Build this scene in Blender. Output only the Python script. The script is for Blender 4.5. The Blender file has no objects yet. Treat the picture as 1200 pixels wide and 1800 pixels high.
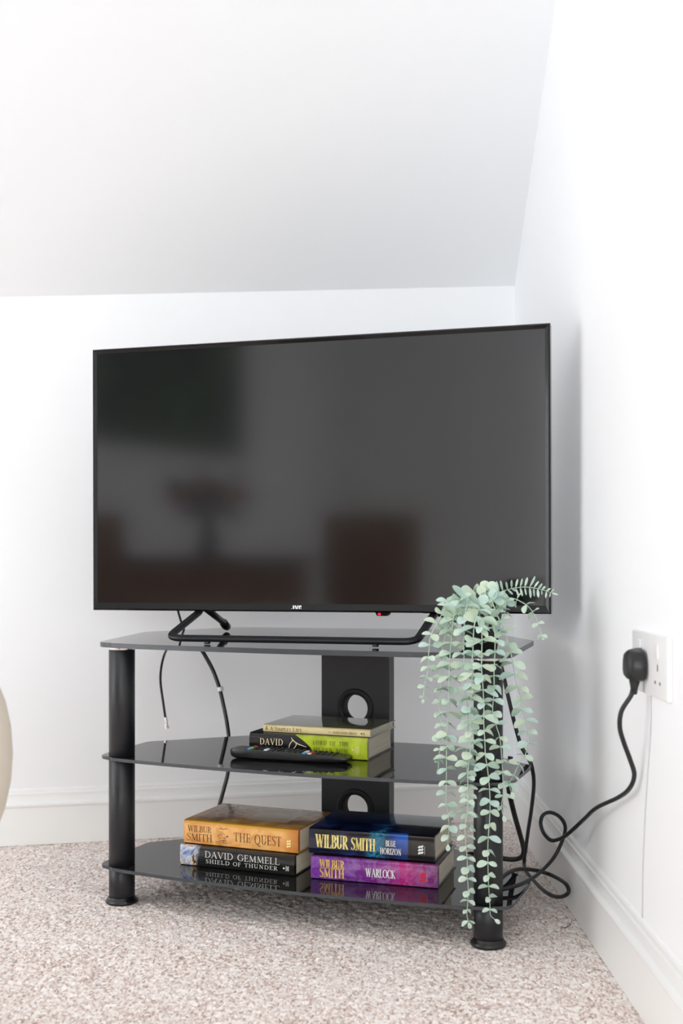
import bpy, bmesh, math, random
import numpy as np
from mathutils import Vector, Matrix, Quaternion
random.seed(7)
rng = np.random.default_rng(11)
PI = math.pi
sc = bpy.context.scene
C = bpy.context.scene.collection

# ------------------------------------------------------------------ camera
FPX, CX, HY, CH = 2050.0, 600.0, 992.0, 0.627     # focal length and horizon in pixels of the 1200x1800 frame
cam = bpy.data.cameras.new('camera')
cam.sensor_width = 36.0
cam.lens = FPX / 1800 * 36
cam.shift_y = (HY - 900) / 1800
cam.clip_start = 0.05
cam.dof.use_dof = True
cam.dof.focus_distance = 2.08
cam.dof.aperture_fstop = 4.5
camo = bpy.data.objects.new('camera', cam)
C.objects.link(camo)
camo.location = (0, 0, CH)
camo.rotation_euler = (PI / 2, 0, 0)
sc.camera = camo

# ------------------------------------------------------------------ world, light, exposure
w = bpy.data.worlds.new('world'); sc.world = w; w.use_nodes = True
w.node_tree.nodes['Background'].inputs[0].default_value = (0.75, 0.85, 1.0, 1)
w.node_tree.nodes['Background'].inputs[1].default_value = 1.0
sc.view_settings.view_transform = 'Standard'
sc.view_settings.look = 'None'
sc.view_settings.exposure = 0.05
sc.view_settings.gamma = 1.0
sc.view_settings.use_curve_mapping = False

sc.cycles.max_bounces = 16
sc.cycles.diffuse_bounces = 12
sc.cycles.glossy_bounces = 6

def area(name, loc, direction, sx, sy, power, col):
    l = bpy.data.lights.new(name, 'AREA'); l.shape = 'RECTANGLE'
    l.size, l.size_y, l.energy, l.color = sx, sy, power, col
    o = bpy.data.objects.new(name, l); C.objects.link(o)
    o.location = loc
    o.rotation_euler = Vector(direction).to_track_quat('-Z', 'Y').to_euler()
    return o
area('window_light', (-3.24, 1.10, 1.12), (1, 0, 0), 2.1, 1.95, 39, (0.93, 0.972, 1.0))      # daylight through window_1
area('rear_fill_light', (-0.62, -3.10, 1.15), (0, 1, 0), 1.9, 1.95, 46, (0.945, 0.98, 1.0))   # soft fill light added behind the camera

# ------------------------------------------------------------------ materials
def srgb(r, g, b):
    f = lambda c: c / 12.92 if c <= 0.04045 else ((c + 0.055) / 1.055) ** 2.4
    return (f(r / 255), f(g / 255), f(b / 255), 1)
class NT:
    def __init__(s, name):
        s.m = bpy.data.materials.new(name); s.m.use_nodes = True
        s.t = s.m.node_tree; s.b = s.t.nodes['Principled BSDF']
    def n(s, typ, **kw):
        x = s.t.nodes.new(typ)
        for k, v in kw.items(): setattr(x, k, v)
        return x
    def l(s, a, b): s.t.links.new(a, b)
def mat(name, col, rough=0.5, spec=0.5, metal=0.0, coat=0.0, ior=1.5, bump=None, noise=None, emit=None, aniso=None):
    t = NT(name); b = t.b
    b.inputs['Base Color'].default_value = col
    b.inputs['Roughness'].default_value = rough
    b.inputs['Specular IOR Level'].default_value = spec
    b.inputs['Metallic'].default_value = metal
    b.inputs['Coat Weight'].default_value = coat
    b.inputs['IOR'].default_value = ior
    if noise:
        sc_, amt = noise
        tc = t.n('ShaderNodeTexCoord'); nz = t.n('ShaderNodeTexNoise'); nz.inputs['Scale'].default_value = sc_
        nz.inputs['Detail'].default_value = 4
        t.l(tc.outputs['Object'], nz.inputs['Vector'])
        r = t.n('ShaderNodeValToRGB')
        r.color_ramp.elements[0].position = 0.3; r.color_ramp.elements[1].position = 0.7
        r.color_ramp.elements[0].color = tuple(max(0, c * (1 - amt)) for c in col[:3]) + (1,)
        r.color_ramp.elements[1].color = tuple(min(1, c * (1 + amt)) for c in col[:3]) + (1,)
        t.l(nz.outputs[0], r.inputs[0]); t.l(r.outputs[0], b.inputs['Base Color'])
    if bump:
        sc_, st = bump
        tc = t.n('ShaderNodeTexCoord'); nz = t.n('ShaderNodeTexNoise'); nz.inputs['Scale'].default_value = sc_
        nz.inputs['Detail'].default_value = 5
        t.l(tc.outputs['Object'], nz.inputs['Vector'])
        bp = t.n('ShaderNodeBump'); bp.inputs['Strength'].default_value = st; bp.inputs['Distance'].default_value = 0.002
        t.l(nz.outputs[0], bp.inputs['Height']); t.l(bp.outputs[0], b.inputs['Normal'])
    if emit:
        b.inputs['Emission Color'].default_value = emit[0]; b.inputs['Emission Strength'].default_value = emit[1]
    return t.m
M_wall = mat('matt_white_wall_paint', (0.918, 0.930, 0.941, 1), 0.75, 0.25, bump=(140, 0.06), noise=(3, 0.006))
M_ceil = mat('ceiling_paint', (0.898, 0.912, 0.924, 1), 0.85, 0.2, bump=(110, 0.06))
M_gloss = mat('satin_white_woodwork_paint', (0.905, 0.910, 0.893, 1), 0.32, 0.5, bump=(60, 0.03))
M_black = mat('black_powder_coated_steel', srgb(26, 27, 30), 0.38, 0.45, bump=(900, 0.04), noise=(40, 0.06))
M_blackp = mat('black_satin_plastic', srgb(22, 22, 24), 0.35, 0.5, noise=(60, 0.1))
M_grom = mat('matt_black_grommet', srgb(17, 17, 18), 0.55, 0.3)
M_foot = mat('black_rubber_plastic', srgb(20, 20, 21), 0.3, 0.5)
M_bezel = mat('black_gloss_plastic', srgb(12, 12, 13), 0.10, 0.4, ior=1.45)
M_glass = mat('black_toughened_glass', (0.012, 0.012, 0.013, 1), 0.012, 0.5, ior=1.5)
M_edge = mat('ground_glass_edge', srgb(62, 65, 68), 0.25, 0.5)
M_chrome = mat('chromed_metal', (0.75, 0.74, 0.72, 1), 0.15, 0.5, 1.0)
M_cable = mat('black_cable_rubber', srgb(24, 24, 26), 0.42, 0.5)
M_whitep = mat('white_moulded_plastic', (0.86, 0.86, 0.86, 1), 0.25, 0.5)
M_slot = mat('dark_slot', srgb(120, 118, 115), 0.6)
M_page = None
M_screen = mat('tv_screen_film', (0.006, 0.006, 0.007, 1), 0.10, 0.5, ior=1.68)
M_white_print = mat('white_print', (0.85, 0.85, 0.85, 1), 0.4)
M_red_led = mat('red_standby_light', srgb(150, 10, 30), 0.3, emit=(srgb(255, 20, 60), 1.2))
M_red = mat('red_print', srgb(215, 25, 30), 0.4)
M_gold = mat('gold_foil_print', srgb(226, 190, 110), 0.35, 0.6, noise=(90, 0.35))
M_cream = mat('cream_print', srgb(238, 220, 178), 0.4)
M_darkprint = mat('dark_brown_print', srgb(62, 44, 28), 0.5)
M_oliveprint = mat('dark_olive_print', srgb(68, 74, 18), 0.5)
M_silver = mat('silver_print', srgb(226, 226, 222), 0.35)
M_paleprint = mat('pale_emblem_print', srgb(228, 222, 150), 0.4)
def page_material():
    t = NT('book_page_edges'); b = t.b
    tc = t.n('ShaderNodeTexCoord'); mp = t.n('ShaderNodeMapping'); mp.inputs['Scale'].default_value = (3, 3, 900)
    nz = t.n('ShaderNodeTexNoise'); nz.inputs['Scale'].default_value = 1.0; nz.inputs['Detail'].default_value = 3
    t.l(tc.outputs['Object'], mp.inputs[0]); t.l(mp.outputs[0], nz.inputs['Vector'])
    r = t.n('ShaderNodeValToRGB'); r.color_ramp.elements[0].position = .3; r.color_ramp.elements[1].position = .7
    r.color_ramp.elements[0].color = srgb(222, 210, 188); r.color_ramp.elements[1].color = srgb(246, 238, 218)
    t.l(nz.outputs[0], r.inputs[0]); t.l(r.outputs[0], b.inputs['Base Color'])
    bp = t.n('ShaderNodeBump'); bp.inputs['Strength'].default_value = .4; bp.inputs['Distance'].default_value = .0005
    t.l(nz.outputs[0], bp.inputs['Height']); t.l(bp.outputs[0], b.inputs['Normal'])
    b.inputs['Roughness'].default_value = .85
    return t.m
M_page = page_material()
def carpet_material():
    t = NT('speckled_loop_carpet'); b = t.b
    tc = t.n('ShaderNodeTexCoord')
    v = t.n('ShaderNodeTexVoronoi'); v.inputs['Scale'].default_value = 260
    mp = t.n('ShaderNodeMapping'); mp.inputs['Scale'].default_value = (1.15, .62, 1.0); t.l(tc.outputs['Object'], mp.inputs[0])
    t.l(mp.outputs[0], v.inputs['Vector'])
    n1 = t.n('ShaderNodeTexNoise'); n1.inputs['Scale'].default_value = 210; n1.inputs['Detail'].default_value = 3
    t.l(mp.outputs[0], n1.inputs['Vector'])
    n2 = t.n('ShaderNodeTexNoise'); n2.inputs['Scale'].default_value = 9; n2.inputs['Detail'].default_value = 3
    t.l(tc.outputs['Object'], n2.inputs['Vector'])
    sep = t.n('ShaderNodeSeparateColor'); t.l(v.outputs['Color'], sep.inputs[0])
    a1 = t.n('ShaderNodeMath', operation='MULTIPLY_ADD'); a1.inputs[1].default_value = .45
    t.l(sep.outputs[0], a1.inputs[0]); 
    a2 = t.n('ShaderNodeMath', operation='MULTIPLY_ADD'); a2.inputs[1].default_value = .75; a2.inputs[2].default_value = -.07
    t.l(n1.outputs[0], a2.inputs[0]); t.l(a2.outputs[0], a1.inputs[2])
    a3 = t.n('ShaderNodeMath', operation='MULTIPLY_ADD'); a3.inputs[1].default_value = .22
    t.l(n2.outputs[0], a3.inputs[0]); 
    a4 = t.n('ShaderNodeMath', operation='SUBTRACT'); a4.inputs[1].default_value = .11
    t.l(a1.outputs[0], a3.inputs[2]); t.l(a3.outputs[0], a4.inputs[0])
    r = t.n('ShaderNodeValToRGB'); e = r.color_ramp.elements
    e[0].position = .20; e[0].color = srgb(170, 146, 134)
    e[1].position = .80; e[1].color = srgb(255, 250, 246)
    x = e.new(.40); x.color = srgb(220, 203, 194)
    x = e.new(.56); x.color = srgb(242, 231, 225)
    t.l(a4.outputs[0], r.inputs[0]); t.l(r.outputs[0], b.inputs['Base Color'])
    b.inputs['Roughness'].default_value = .95; b.inputs['Specular IOR Level'].default_value = .1
    bp = t.n('ShaderNodeBump'); bp.inputs['Strength'].default_value = .35; bp.inputs['Distance'].default_value = .003
    t.l(a4.outputs[0], bp.inputs['Height']); t.l(bp.outputs[0], b.inputs['Normal'])
    return t.m
M_carpet = carpet_material()

# ------------------------------------------------------------------ helpers
def obj(name, bm, m, parent=None, smooth=False, mats=None):
    me = bpy.data.meshes.new(name)
    bmesh.ops.recalc_face_normals(bm, faces=bm.faces)
    bm.to_mesh(me); bm.free()
    if smooth:
        for p in me.polygons: p.use_smooth = True
    for mm in (mats or [m]): me.materials.append(mm)
    o = bpy.data.objects.new(name, me); C.objects.link(o)
    if parent: o.parent = parent
    return o
def auto_smooth(o, ang=35):
    """smooth shading with sharp edges above the angle"""
    bm = bmesh.new(); bm.from_mesh(o.data)
    for f in bm.faces: f.smooth = True
    for e in bm.edges:
        e.smooth = not (len(e.link_faces) == 2 and e.calc_face_angle(0) > math.radians(ang))
    bm.to_mesh(o.data); bm.free(); return o
def thing(name, label, cat, loc=(0, 0, 0), rz=0, group=None):
    o = bpy.data.objects.new(name, None); C.objects.link(o)
    o.empty_display_size = .05
    o.location = loc; o.rotation_euler = (0, 0, rz); o['label'] = label; o['category'] = cat
    if group: o['group'] = group
    return o
def tag(o, label, cat, group=None):
    o['label'] = label; o['category'] = cat
    if group: o['group'] = group
    return o
def struct(o, label=None):
    o['kind'] = 'structure'
    if label: o['label'] = label
    return o
def box(bm, x0, x1, y0, y1, z0, z1, bev=0, seg=2, M=None):
    g = bmesh.ops.create_cube(bm, size=1)['verts']
    for v in g:
        v.co = Vector(((x0 + x1) / 2 + v.co.x * (x1 - x0), (y0 + y1) / 2 + v.co.y * (y1 - y0), (z0 + z1) / 2 + v.co.z * (z1 - z0)))
    if bev:
        es = list({e for v in g for e in v.link_edges})
        r = bmesh.ops.bevel(bm, geom=es, offset=bev, segments=seg, affect='EDGES', profile=.5)
        g = list({v for f in r['faces'] for v in f.verts} | {v for v in g if v.is_valid})
    if M is not None:
        for v in g: v.co = M @ v.co
    return g
def lathe(bm, prof, seg=32, cx=0, cy=0, M=None, cap=True):
    rings = []
    for r, z in prof:
        ring = []
        for k in range(seg):
            a = 2 * PI * k / seg
            p = Vector((cx + r * math.cos(a), cy + r * math.sin(a), z))
            ring.append(bm.verts.new(M @ p if M is not None else p))
        rings.append(ring)
    for a, b in zip(rings, rings[1:]):
        for k in range(seg):
            bm.faces.new((a[k], a[(k + 1) % seg], b[(k + 1) % seg], b[k]))
    if cap:
        bm.faces.new(list(reversed(rings[0]))); bm.faces.new(rings[-1])
def prism(bm, pts, z0, z1, M=None, bev=0):
    a = [bm.verts.new((x, y, z0)) for x, y in pts]; b = [bm.verts.new((x, y, z1)) for x, y in pts]
    n = len(pts)
    fs = [bm.faces.new(list(reversed(a))), bm.faces.new(b)]
    for k in range(n): fs.append(bm.faces.new((a[k], a[(k + 1) % n], b[(k + 1) % n], b[k])))
    vs = a + b
    if bev:
        es = [e for e in fs[0].edges] + [e for e in fs[1].edges]
        r = bmesh.ops.bevel(bm, geom=es, offset=bev, segments=1, affect='EDGES')
        vs = list({v for f in r['faces'] for v in f.verts} | {v for v in vs if v.is_valid})
    if M is not None:
        for v in vs: v.co = M @ v.co
    return fs
def catmull(P, n=8):
    P = [Vector(p) for p in P]
    Q = [2 * P[0] - P[1]] + P + [2 * P[-1] - P[-2]]
    out = []
    for i in range(1, len(Q) - 2):
        p0, p1, p2, p3 = Q[i - 1:i + 3]
        for k in range(n):
            t = k / n
            out.append(.5 * ((2 * p1) + (-p0 + p2) * t + (2 * p0 - 5 * p1 + 4 * p2 - p3) * t * t + (-p0 + 3 * p1 - 3 * p2 + p3) * t ** 3))
    out.append(P[-1]); return out
def tube(bm, pts, rad, seg=8, flat=1.0, up0=None, cap=True):
    """swept tube; rad number or function of 0..1; flat squashes the section across the start normal"""
    pts = [Vector(p) for p in pts]
    n = len(pts); rings = []
    T = [(pts[min(i + 1, n - 1)] - pts[max(i - 1, 0)]).normalized() for i in range(n)]
    up = Vector(up0) if up0 else Vector((0, 0, 1))
    if abs(T[0].dot(up)) > .95: up = Vector((1, 0, 0))
    N = (up - T[0] * up.dot(T[0])).normalized()
    for i in range(n):
        if i:
            q = T[i - 1].rotation_difference(T[i]); N = (q @ N); N = (N - T[i] * N.dot(T[i])).normalized()
        B = T[i].cross(N)
        r = rad(i / (n - 1)) if callable(rad) else rad
        rings.append([bm.verts.new(pts[i] + N * (math.cos(2 * PI * k / seg) * r * flat) + B * (math.sin(2 * PI * k / seg) * r)) for k in range(seg)])
    for a, b in zip(rings, rings[1:]):
        for k in range(seg): bm.faces.new((a[k], a[(k + 1) % seg], b[(k + 1) % seg], b[k]))
    if cap: bm.faces.new(list(reversed(rings[0]))); bm.faces.new(rings[-1])
def sweep_rect(bm, pts, wd, th, normal):
    """flat bar: wd across in the plane with the given normal, th along the normal"""
    pts = [Vector(p) for p in pts]; n = len(pts); rings = []; N = Vector(normal).normalized()
    c = .18
    for i in range(n):
        T = (pts[min(i + 1, n - 1)] - pts[max(i - 1, 0)]).normalized()
        S = T.cross(N).normalized()
        prof = [(-1, -1 + c * 2), (-1 + c, -1), (1 - c, -1), (1, -1 + c * 2), (1, 1 - c * 2), (1 - c, 1), (-1 + c, 1), (-1, 1 - c * 2)]
        rings.append([bm.verts.new(pts[i] + S * a * wd / 2 + N * b * th / 2) for a, b in prof])
    for a, b in zip(rings, rings[1:]):
        for k in range(8): bm.faces.new((a[k], a[(k + 1) % 8], b[(k + 1) % 8], b[k]))
    bm.faces.new(list(reversed(rings[0]))); bm.faces.new(rings[-1])
def at(px, py, Y):
    """world point at depth Y in front of the camera for a photo pixel"""
    return Vector(((px - CX) * Y / FPX, Y, CH - (py - HY) * Y / FPX))

# ------------------------------------------------------------------ lettering: a small serif stroke alphabet
TK, TN = 1.0, .38
def arc(cx, cy, rx, ry, a0, a1, n=12):
    out = []
    for k in range(n + 1):
        a = math.radians(a0 + (a1 - a0) * k / n)
        out.append((cx + rx * math.cos(a), cy + ry * math.sin(a), TN + (TK - TN) * abs(math.cos(a)) ** 1.3))
    return out
def ln(x0, y0, x1, y1, w): return [(x0, y0, w), (x1, y1, w)]
def sf(x, y, l=.15): return ln(x - l, y, x + l, y, TN)
G = {
 'I': (.34, [ln(.17, 0, .17, 1, TK), sf(.17, 0), sf(.17, 1)]),
 'L': (.62, [ln(.15, 0, .15, 1, TK), sf(.15, 1), ln(.03, 0, .56, 0, TN), ln(.56, 0, .60, .22, TN)]),
 'E': (.62, [ln(.15, 0, .15, 1, TK), ln(.03, 0, .55, 0, TN), ln(.55, 0, .59, .2, TN), ln(.03, 1, .53, 1, TN), ln(.53, 1, .55, .82, TN), ln(.15, .52, .45, .52, TN), ln(.45, .44, .45, .60, TN)]),
 'F': (.58, [ln(.15, 0, .15, 1, TK), sf(.15, 0), ln(.03, 1, .53, 1, TN), ln(.53, 1, .55, .82, TN), ln(.15, .52, .45, .52, TN), ln(.45, .44, .45, .60, TN)]),
 'T': (.70, [ln(.35, 0, .35, 1, TK), sf(.35, 0), ln(.03, 1, .67, 1, TN), ln(.03, 1, .01, .80, TN), ln(.67, 1, .69, .80, TN)]),
 'H': (.84, [ln(.17, 0, .17, 1, TK), ln(.67, 0, .67, 1, TK), ln(.17, .52, .67, .52, TN), sf(.17, 0), sf(.17, 1), sf(.67, 0), sf(.67, 1)]),
 'D': (.82, [ln(.17, 0, .17, 1, TK), ln(.03, 0, .35, 0, TN), ln(.03, 1, .35, 1, TN), arc(.35, .5, .40, .5, -90, 90)]),
 'B': (.66, [ln(.17, 0, .17, 1, TK), ln(.03, 0, .33, 0, TN), ln(.03, 1, .30, 1, TN), ln(.17, .53, .33, .53, TN), arc(.30, .765, .24, .235, -90, 90), arc(.33, .265, .28, .265, -90, 90)]),
 'P': (.62, [ln(.17, 0, .17, 1, TK), sf(.17, 0), ln(.03, 1, .30, 1, TN), ln(.17, .47, .30, .47, TN), arc(.30, .735, .27, .265, -90, 90)]),
 'R': (.74, [ln(.17, 0, .17, 1, TK), sf(.17, 0), ln(.03, 1, .30, 1, TN), ln(.17, .50, .32, .50, TN), arc(.30, .75, .25, .25, -90, 90), ln(.32, .50, .66, 0, TK * .9), ln(.60, 0, .76, 0, TN)]),
 'K': (.76, [ln(.17, 0, .17, 1, TK), sf(.17, 0), sf(.17, 1), ln(.17, .42, .62, 1, TN), ln(.30, .56, .68, 0, TK * .9), sf(.66, 1, .12), sf(.70, 0, .10)]),
 'A': (.82, [ln(.41, 1, .10, 0, TN), ln(.41, 1, .71, 0, TK), ln(.20, .34, .60, .34, TN), sf(.10, 0, .11), sf(.71, 0, .13)]),
 'V': (.80, [ln(.11, 1, .42, 0, TK), ln(.42, 0, .71, 1, TN), sf(.11, 1, .13), sf(.71, 1, .11)]),
 'W': (1.14, [ln(.12, 1, .36, 0, TK), ln(.36, 0, .58, 1, TN), ln(.56, 1, .80, 0, TK), ln(.80, 0, 1.02, 1, TN), sf(.12, 1, .13), sf(1.02, 1, .11)]),
 'M': (.98, [ln(.15, 0, .17, 1, TN), ln(.17, 1, .49, .06, TK), ln(.49, .06, .80, 1, TN), ln(.80, 1, .83, 0, TK), sf(.15, 0, .12), sf(.83, 0, .14)]),
 'N': (.86, [ln(.17, 0, .17, 1, TN), ln(.17, 1, .70, 0, TK), ln(.70, 0, .70, 1, TN), sf(.17, 0, .12), sf(.70, 1, .12), ln(.05, 1, .17, 1, TN)]),
 'U': (.80, [ln(.17, .35, .17, 1, TK), arc(.40, .33, .23, .33, 180, 360), ln(.63, .33, .63, 1, TN), sf(.17, 1), sf(.63, 1, .12)]),
 'O': (.88, [arc(.44, .5, .37, .5, 0, 360, 28)]),
 'Q': (.90, [arc(.44, .5, .37, .5, 0, 360, 28), [(.42, .02, TK), (.62, -.16, TK * .8), (.92, -.24, TN)]]),
 'C': (.76, [arc(.44, .5, .37, .5, 48, 312, 22), ln(.69, .87, .70, .68, TN)]),
 'G': (.84, [arc(.44, .5, .37, .5, 48, 318, 22), ln(.69, .87, .70, .68, TN), ln(.71, .17, .71, .44, TK), sf(.71, .44, .12)]),
 'S': (.58, [[(.50, .84, TN), (.40, .97, TN), (.27, 1.0, TN), (.14, .93, .6), (.09, .78, TK * .8), (.15, .65, TK), (.29, .54, TK), (.44, .42, TK), (.50, .26, TK * .8), (.45, .09, .6), (.30, 0, TN), (.15, .03, TN), (.06, .17, TN)], ln(.50, .84, .51, .98, TN), ln(.06, .17, .05, .02, TN)]),
 'X': (.78, [ln(.12, 1, .64, 0, TK), ln(.12, 0, .62, 1, TN), sf(.12, 1, .12), sf(.64, 0, .12), sf(.12, 0, .1), sf(.62, 1, .1)]),
 'Z': (.68, [ln(.08, 1, .60, 1, TN), ln(.60, 1, .08, 0, TK), ln(.08, 0, .60, 0, TN), ln(.08, 1, .06, .8, TN), ln(.60, 0, .63, .2, TN)]),
 'Y': (.76, [ln(.12, 1, .38, .45, TK), ln(.38, .45, .64, 1, TN), ln(.38, 0, .38, .45, TK), sf(.38, 0), sf(.12, 1, .12), sf(.64, 1, .1)]),
 'b': (.50, [ln(.10, 0, .10, .7, TK), arc(.25, .2, .18, .2, 0, 360, 14)]),
 'y': (.50, [ln(.08, .45, .25, 0, TK), ln(.42, .45, .18, -.2, TN)]),
 ' ': (.42, []),
}
def lettering(bm, text, x0, x1, z0, z1, weight=.13, y=-.0004, track=.06, caps=None, M=None):
    """text laid in the local xz plane, filling x0..x1 and z0..z1; caps: scale of letters after each first one"""
    H = z1 - z0; adv = []; tot = 0; first = True
    for ch in text:
        s = 1.0
        if caps and not first: s = caps
        if ch == ' ': first = True
        else: first = False
        wd = G[ch][0] * s + track
        adv.append((ch, tot, s)); tot += wd
    tot -= track
    kx = (x1 - x0) / tot
    wz = weight * H
    for ch, off, s in adv:
        for st in G[ch][1]:
            P = [Vector((x0 + (off + a * s) * kx, z0 + b * s * H)) for a, b, _ in st]
            W = [max(c * wz * (s ** .5), wz * .34) for _, _, c in st]
            n = len(P); vs = []
            for i in range(n):
                T = P[min(i + 1, n - 1)] - P[max(i - 1, 0)]
                if T.length < 1e-9: T = Vector((1, 0))
                T.normalize(); Nn = Vector((-T.y, T.x)) * W[i] / 2
                if i == 0: P[i] = P[i] - T * wz * .12
                if i == n - 1: P[i] = P[i] + T * wz * .12
                pair = []
                for q in (P[i] + Nn, P[i] - Nn):
                    v = Vector((q.x, y, q.y)); pair.append(bm.verts.new(M @ v if M is not None else v))
                vs.append(pair)
            for a, b in zip(vs, vs[1:]):
                bm.faces.new((a[0], a[1], b[1], b[0]))
def text_obj(name, m, parent, lines, **kw):
    bm = bmesh.new()
    for l in lines:
        k = dict(kw); 
        if len(l) > 5: k.update(l[5])
        lettering(bm, l[0], l[1], l[2], l[3], l[4], **k)
    me = bpy.data.meshes.new(name); bm.to_mesh(me); bm.free(); me.materials.append(m)
    o = bpy.data.objects.new(name, me); C.objects.link(o); o.parent = parent
    return o

# ================================================================== STRUCTURE
WR = 0.427          # right wall plane
XL, YF = -3.30, -3.16
A = Vector((-.7577, 2.5888)); B = Vector((.4231, 2.8627))         # foot of the back skirting, on the carpet
bd = (B - A).normalized(); bn = Vector((-bd.y, bd.x))             # bn points away from the camera
TB = .014
def back_pt(t, off=0):      # t metres from the corner, leftwards
    p = B - bd * t + bn * off; return p
Bw = B + bn * TB + bd * ((WR - (B.x + bn.x * TB)) / bd.x)          # corner of the wall faces
Lw = Bw - bd * ((Bw.x - XL) / bd.x)
# carpet floor: dense relief where the photograph looks, coarser beyond
xs = np.concatenate([np.arange(XL - .1, -1.0, .05), np.arange(-1.0, WR + .06, .0034)])
ys = np.concatenate([np.arange(YF - .1, 1.3, .05), np.arange(1.3, 3.0, .0034), [3.1, 3.2]])
nx, ny = len(xs), len(ys)
XX, YY = np.meshgrid(xs, ys)
ZZ = rng.normal(0, .0007, XX.shape)
k = rng.normal(0, 1, (ny // 3 + 2, nx // 3 + 2)); k = np.kron(k, np.ones((3, 3)))[:ny, :nx]
ZZ += k * .0006 - .0008
jx = rng.normal(0, .0007, XX.shape); jy = rng.normal(0, .0007, XX.shape)
co = np.stack([XX + jx, YY + jy, ZZ], -1).reshape(-1, 3)
idx = np.arange(nx * ny).reshape(ny, nx)
q = np.stack([idx[:-1, :-1], idx[:-1, 1:], idx[1:, 1:], idx[1:, :-1]], -1).reshape(-1, 4)
me = bpy.data.meshes.new('floor')
me.vertices.add(len(co)); me.vertices.foreach_set('co', co.ravel())
me.loops.add(q.size); me.loops.foreach_set('vertex_index', q.ravel())
me.polygons.add(len(q)); me.polygons.foreach_set('loop_start', np.arange(0, q.size, 4)); me.polygons.foreach_set('loop_total', np.full(len(q), 4))
me.update(); me.materials.append(M_carpet)
fl = bpy.data.objects.new('floor', me); C.objects.link(fl); struct(fl, 'beige speckled loop pile carpet')

# sloping ceiling plane through three measured points
c0 = Vector((WR, Bw.y, 1.314)); c1 = Vector((A.x + bn.x * TB, A.y + bn.y * TB, 1.2235)); c2 = Vector((WR, 2.3233, 1.752))
cn = (c1 - c0).cross(c2 - c0).normalized()
def cz(x, y): return c0.z - (cn.x * (x - c0.x) + cn.y * (y - c0.y)) / cn.z
HC = 2.40
def cy_at(x, z): return c0.y - (cn.x * (x - c0.x) + cn.z * (z - c0.z)) / cn.y
def wall_prism(name, pts3, thick):
    """wall slab from a front polygon (3D points) pushed back by the vector thick"""
    bm = bmesh.new(); t = Vector(thick)
    a = [bm.verts.new(p) for p in pts3]; b = [bm.verts.new(Vector(p) + t) for p in pts3]; n = len(a)
    bm.faces.new(a); bm.faces.new(list(reversed(b)))
    for k in range(n): bm.faces.new((a[k], b[k], b[(k + 1) % n], a[(k + 1) % n]))
    return struct(obj(name, bm, M_wall))
T3 = lambda p, z: Vector((p.x, p.y, z))
z_lw = cz(Lw.x, Lw.y)
wall_prism('wall_back', [T3(Lw, -.02), T3(Bw, -.02), T3(Bw, cz(Bw.x, Bw.y)), T3(Lw, z_lw)], (bn.x * .1, bn.y * .1, 0))
yk = cy_at(WR, HC); ykl = cy_at(XL, HC)
wall_prism('wall_right', [(WR, YF, -.02), (WR, Bw.y, -.02), (WR, Bw.y, cz(WR, Bw.y)), (WR, yk, HC), (WR, YF, HC)], (.1, 0, 0))
# ceiling: sloping soffit and the flat part beyond
bm = bmesh.new()
P = [Vector((WR, Bw.y, cz(WR, Bw.y))), Vector((WR, yk, HC)), Vector((XL, ykl, HC)), Vector((XL, Lw.y, z_lw)), Vector((WR, YF, HC)), Vector((XL, YF, HC))]
lo = [bm.verts.new(p) for p in P]; hi = [bm.verts.new(p + Vector((0, 0, .1))) for p in P]
for V, f in ((lo, 1), (hi, 0)):
    bm.faces.new((V[0], V[1], V[2], V[3])); bm.faces.new((V[1], V[4], V[5], V[2]))
struct(obj('ceiling', bm, M_ceil))
# left and front walls with window openings; the front one is added
def wall_with_hole(name, O, U, length, height, hole, thick):
    """O origin, U unit direction along wall, hole (u0,u1,z0,z1); thick outward vector"""
    O, U, t = Vector(O), Vector(U), Vector(thick)
    bm = bmesh.new(); u0, u1, z0, z1 = hole
    for (a, b, c, d) in ((0, u0, -.02, height), (u1, length, -.02, height), (u0, u1, -.02, z0), (u0, u1, z1, height)):
        p = [O + U * x + Vector((0, 0, z)) for x, z in ((a, c), (b, c), (b, d), (a, d))]
        f = [bm.verts.new(x) for x in p]; g = [bm.verts.new(x + t) for x in p]
        bm.faces.new(f); bm.faces.new(list(reversed(g)))
        for k in range(4): bm.faces.new((f[k], g[k], g[(k + 1) % 4], f[(k + 1) % 4]))
    return struct(obj(name, bm, M_wall))
M_pane = mat('glowing_window_glass', (0.9, 0.95, 1, 1), 0.02, 0.5, emit=((0.93, 0.97, 1, 1), 0.15))  # faint glow put into the panes in place of daylight behind them
def window(name, O, U, hole, inward):
    O, U, I = Vector(O), Vector(U), Vector(inward); u0, u1, z0, z1 = hole
    M = Matrix.Translation(O) @ Matrix((( U.x, I.x, 0, 0), (U.y, I.y, 0, 0), (0, 0, 1, 0), (0, 0, 0, 1)))
    wn = bpy.data.objects.new(name, None); C.objects.link(wn); struct(wn)
    bm = bmesh.new()
    for (a, b, c, d) in ((u0, u0 + .06, z0, z1), (u1 - .06, u1, z0, z1), (u0 + .06, u1 - .06, z0, z0 + .06), (u0 + .06, u1 - .06, z1 - .06, z1), ((u0 + u1) / 2 - .025, (u0 + u1) / 2 + .025, z0 + .06, z1 - .06)):
        box(bm, a, b, -.06, 0.0, c, d, .004, 1, M)
    obj('window_frame', bm, M_gloss, wn)
    bm = bmesh.new(); box(bm, u0 + .06, u1 - .06, -.034, -.028, z0 + .06, z1 - .06, 0, 1, M); obj('pane', bm, M_pane, wn)
    bm = bmesh.new(); box(bm, u0 - .04, u1 + .04, .0, .09, z0 - .03, z0, .005, 2, M); obj('window_sill', bm, M_gloss, wn)
HOLE1 = (3.16, 5.36, .10, 2.14)
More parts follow.
